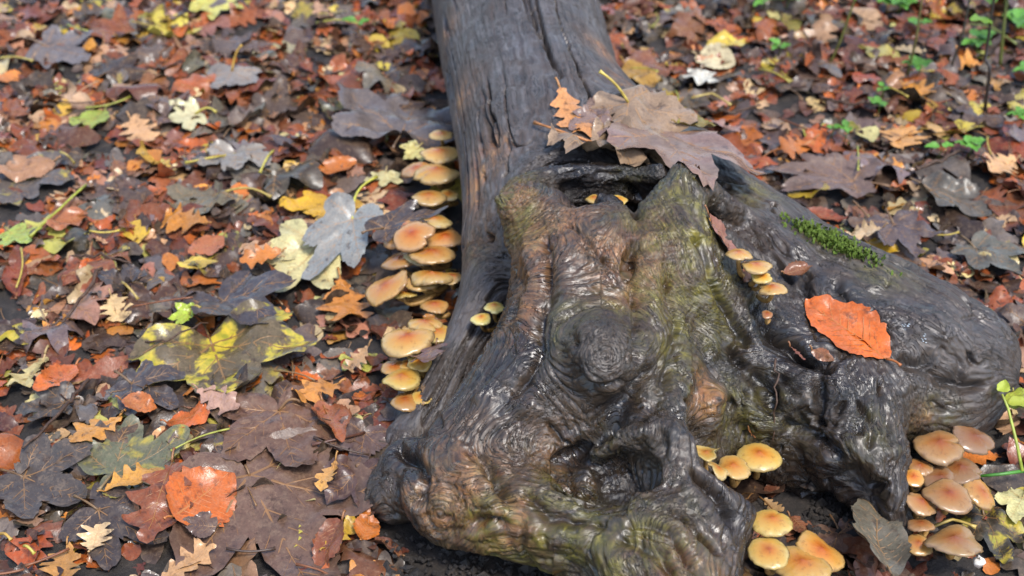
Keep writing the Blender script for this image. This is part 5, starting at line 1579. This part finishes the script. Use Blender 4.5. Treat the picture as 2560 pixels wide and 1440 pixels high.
# green stem at the lower right
gs = empty('green_plant', P(2556, 1178, .03))
pts = np.array([P(2556, 1178, .035), P(2540, 1100, .055), P(2520, 1020, .075), P(2505, 985, .085)]) - np.array(gs.location)
v, f = tube(pts, [.0016, .0015, .0013, .001], 6)
o = obj('stem', mesh_from('stem', v, f), M_STALK, gs); o.color = (.36, .42, .06, 1)
pts = np.array([P(2452, 1190, .03), P(2505, 1185, .034), P(2575, 1175, .034)]) - np.array(gs.location)
v, f = tube(pts, [.0014, .0017, .0018], 6)
o = obj('runner', mesh_from('runner', v, f), M_STALK, gs); o.color = (.07, .24, .03, 1)
add_green(gs, P(2505, 985, .085) - np.array(gs.location), (.3, .8, .3), .016, (.36, .42, .04), 0)
add_green(gs, P(2520, 1010, .077) - np.array(gs.location), (1, -.2, .1), .022, (.36, .40, .04), 1)
tag(gs, 'yellow-green plant stem with a green runner beside the right mushroom cluster', 'plant')

# ------------------------------------------------------------------ moss, mould, pebble, black leaf heap
rg = np.random.RandomState(77)
mv, mf = [], []
for k in range(1300):
    px = 2085 + rg.normal() * 50; py = 606 + (px - 2085) * .45 + rg.normal() * 10
    p = on_wood(px, py)
    if p[2] < .02: continue
    a = rg.uniform(0, 6.28); h = rg.uniform(.002, .0055); w = .0009
    tip = p + np.array([math.cos(a) * .5 * h, math.sin(a) * .5 * h, h])
    sd = np.array([-math.sin(a), math.cos(a), 0]) * w
    b = len(mv)
    mv += [p - sd, p + sd, (p + tip) / 2 + sd * 1.6 + (0, 0, .001), (p + tip) / 2 - sd * 1.6 + (0, 0, .001), tip]
    mf += [(b, b + 1, b + 2, b + 3), (b + 3, b + 2, b + 4)]
o = obj('moss', mesh_from('moss', mv, mf), M_MOSS)
tag(o, 'bright green moss tuft growing on the crest of the side root', 'moss', kind='stuff')
def blob(c, r, rg, sq=.5):
    V, Fc = [], []
    nl, na = 5, 8
    for i in range(nl + 1):
        ph = math.pi * i / nl
        for k in range(na):
            a = 2 * math.pi * k / na
            j = 1 + .2 * rg.normal()
            V.append(c + r * j * np.array([math.sin(ph) * math.cos(a), math.sin(ph) * math.sin(a), sq * math.cos(ph)]))
    for i in range(nl):
        for k in range(na):
            Fc.append((i * na + k, (i + 1) * na + k, (i + 1) * na + (k + 1) % na, i * na + (k + 1) % na))
    return V, Fc
mv, mf = [], []
for k in range(110):
    t = rg.uniform(0, 1)
    px = 2252 + 60 * t + rg.normal() * 5; py = 828 - 12 * math.sin(t * 3) + 40 * max(0, t - .75) * 4 * rg.rand() + rg.normal() * 6
    v, f = blob(on_wood(px, py), rg.uniform(.0003, .0014), rg, .3)
    b = len(mv); mv += v; mf += [tuple(b + i for i in q) for q in f]
o = obj('mould_patch', mesh_from('mould_patch', mv, mf), M_MOULD)
tag(o, 'small white mould patch on the rounded side root end', 'mould')
mv, mf = [], []
for k in range(1600):
    px = rg.uniform(960, 1900) if k % 4 else rg.uniform(2000, 2250); py = rg.uniform(1330, 1475) if k % 4 else rg.uniform(1180, 1350)
    q = P(px, py, .004)
    if not bool(soilzone(q[0], q[1])) and rg.rand() < .6: continue
    i_, j_ = cell(q[:1], q[1:2])
    q[2] = max(H[i_[0], j_[0]] - .001, 0)
    r_ = rg.uniform(.001, .0035) * (1 + 1.2 * (rg.rand() < .08))
    b = len(mv)
    for d_ in ((1, 0, 0), (0, 1, 0), (-1, 0, 0), (0, -1, 0), (0, 0, 1), (0, 0, -1)):
        mv.append(q + r_ * (np.array(d_) + rg.normal(size=3) * .25))
    mf += [tuple(b + i for i in t_) for t_ in ((0, 1, 4), (1, 2, 4), (2, 3, 4), (3, 0, 4), (1, 0, 5), (2, 1, 5), (3, 2, 5), (0, 3, 5))]
o = obj('soil_crumbs', mesh_from('soil_crumbs', mv, mf, False), M_SOIL)
tag(o, 'loose black soil crumbs in the shade under the front root', 'soil', kind='stuff')
pb = P(2447, 1404, .02)
v, f = blob(pb, .0062, np.random.RandomState(1), .75)
V_ = np.array(v); V_ = pb + (V_ - pb) * np.array([1.0, .8, 1])
o = obj('pebble', mesh_from('pebble', V_, f), M_PEBBLE)
tag(o, 'tiny white pebble beside the wide wavy pinkish mushroom', 'pebble')

# ------------------------------------------------------------------ labels of the single litter leaves: by look and nearest landmark
AX = np.array([(a[1], a[2]) for a in ANCH])
for o, g, kind, state, size in SCAT:
    q = np.array([o.location.x, o.location.y])
    k = int(((AX - q) ** 2).sum(1).argmin())
    lab = '%s%s %s%s near %s' % (size, ADJ[g], state, KN[kind], ANCH[k][0])
    tag(o, lab.strip(), 'leaf', '%s leaves near %s' % (ADJ[g], ANCH[k][0]))
for o, g, ln, x, y in STS:
    k = int(((AX - np.array([x, y])) ** 2).sum(1).argmin())
    tag(o, '%s %s leaf stalk lying loose near %s' % ('long' if ln > .05 else 'short', g, ANCH[k][0]), 'stalk', '%s stalks near %s' % (g, ANCH[k][0]))
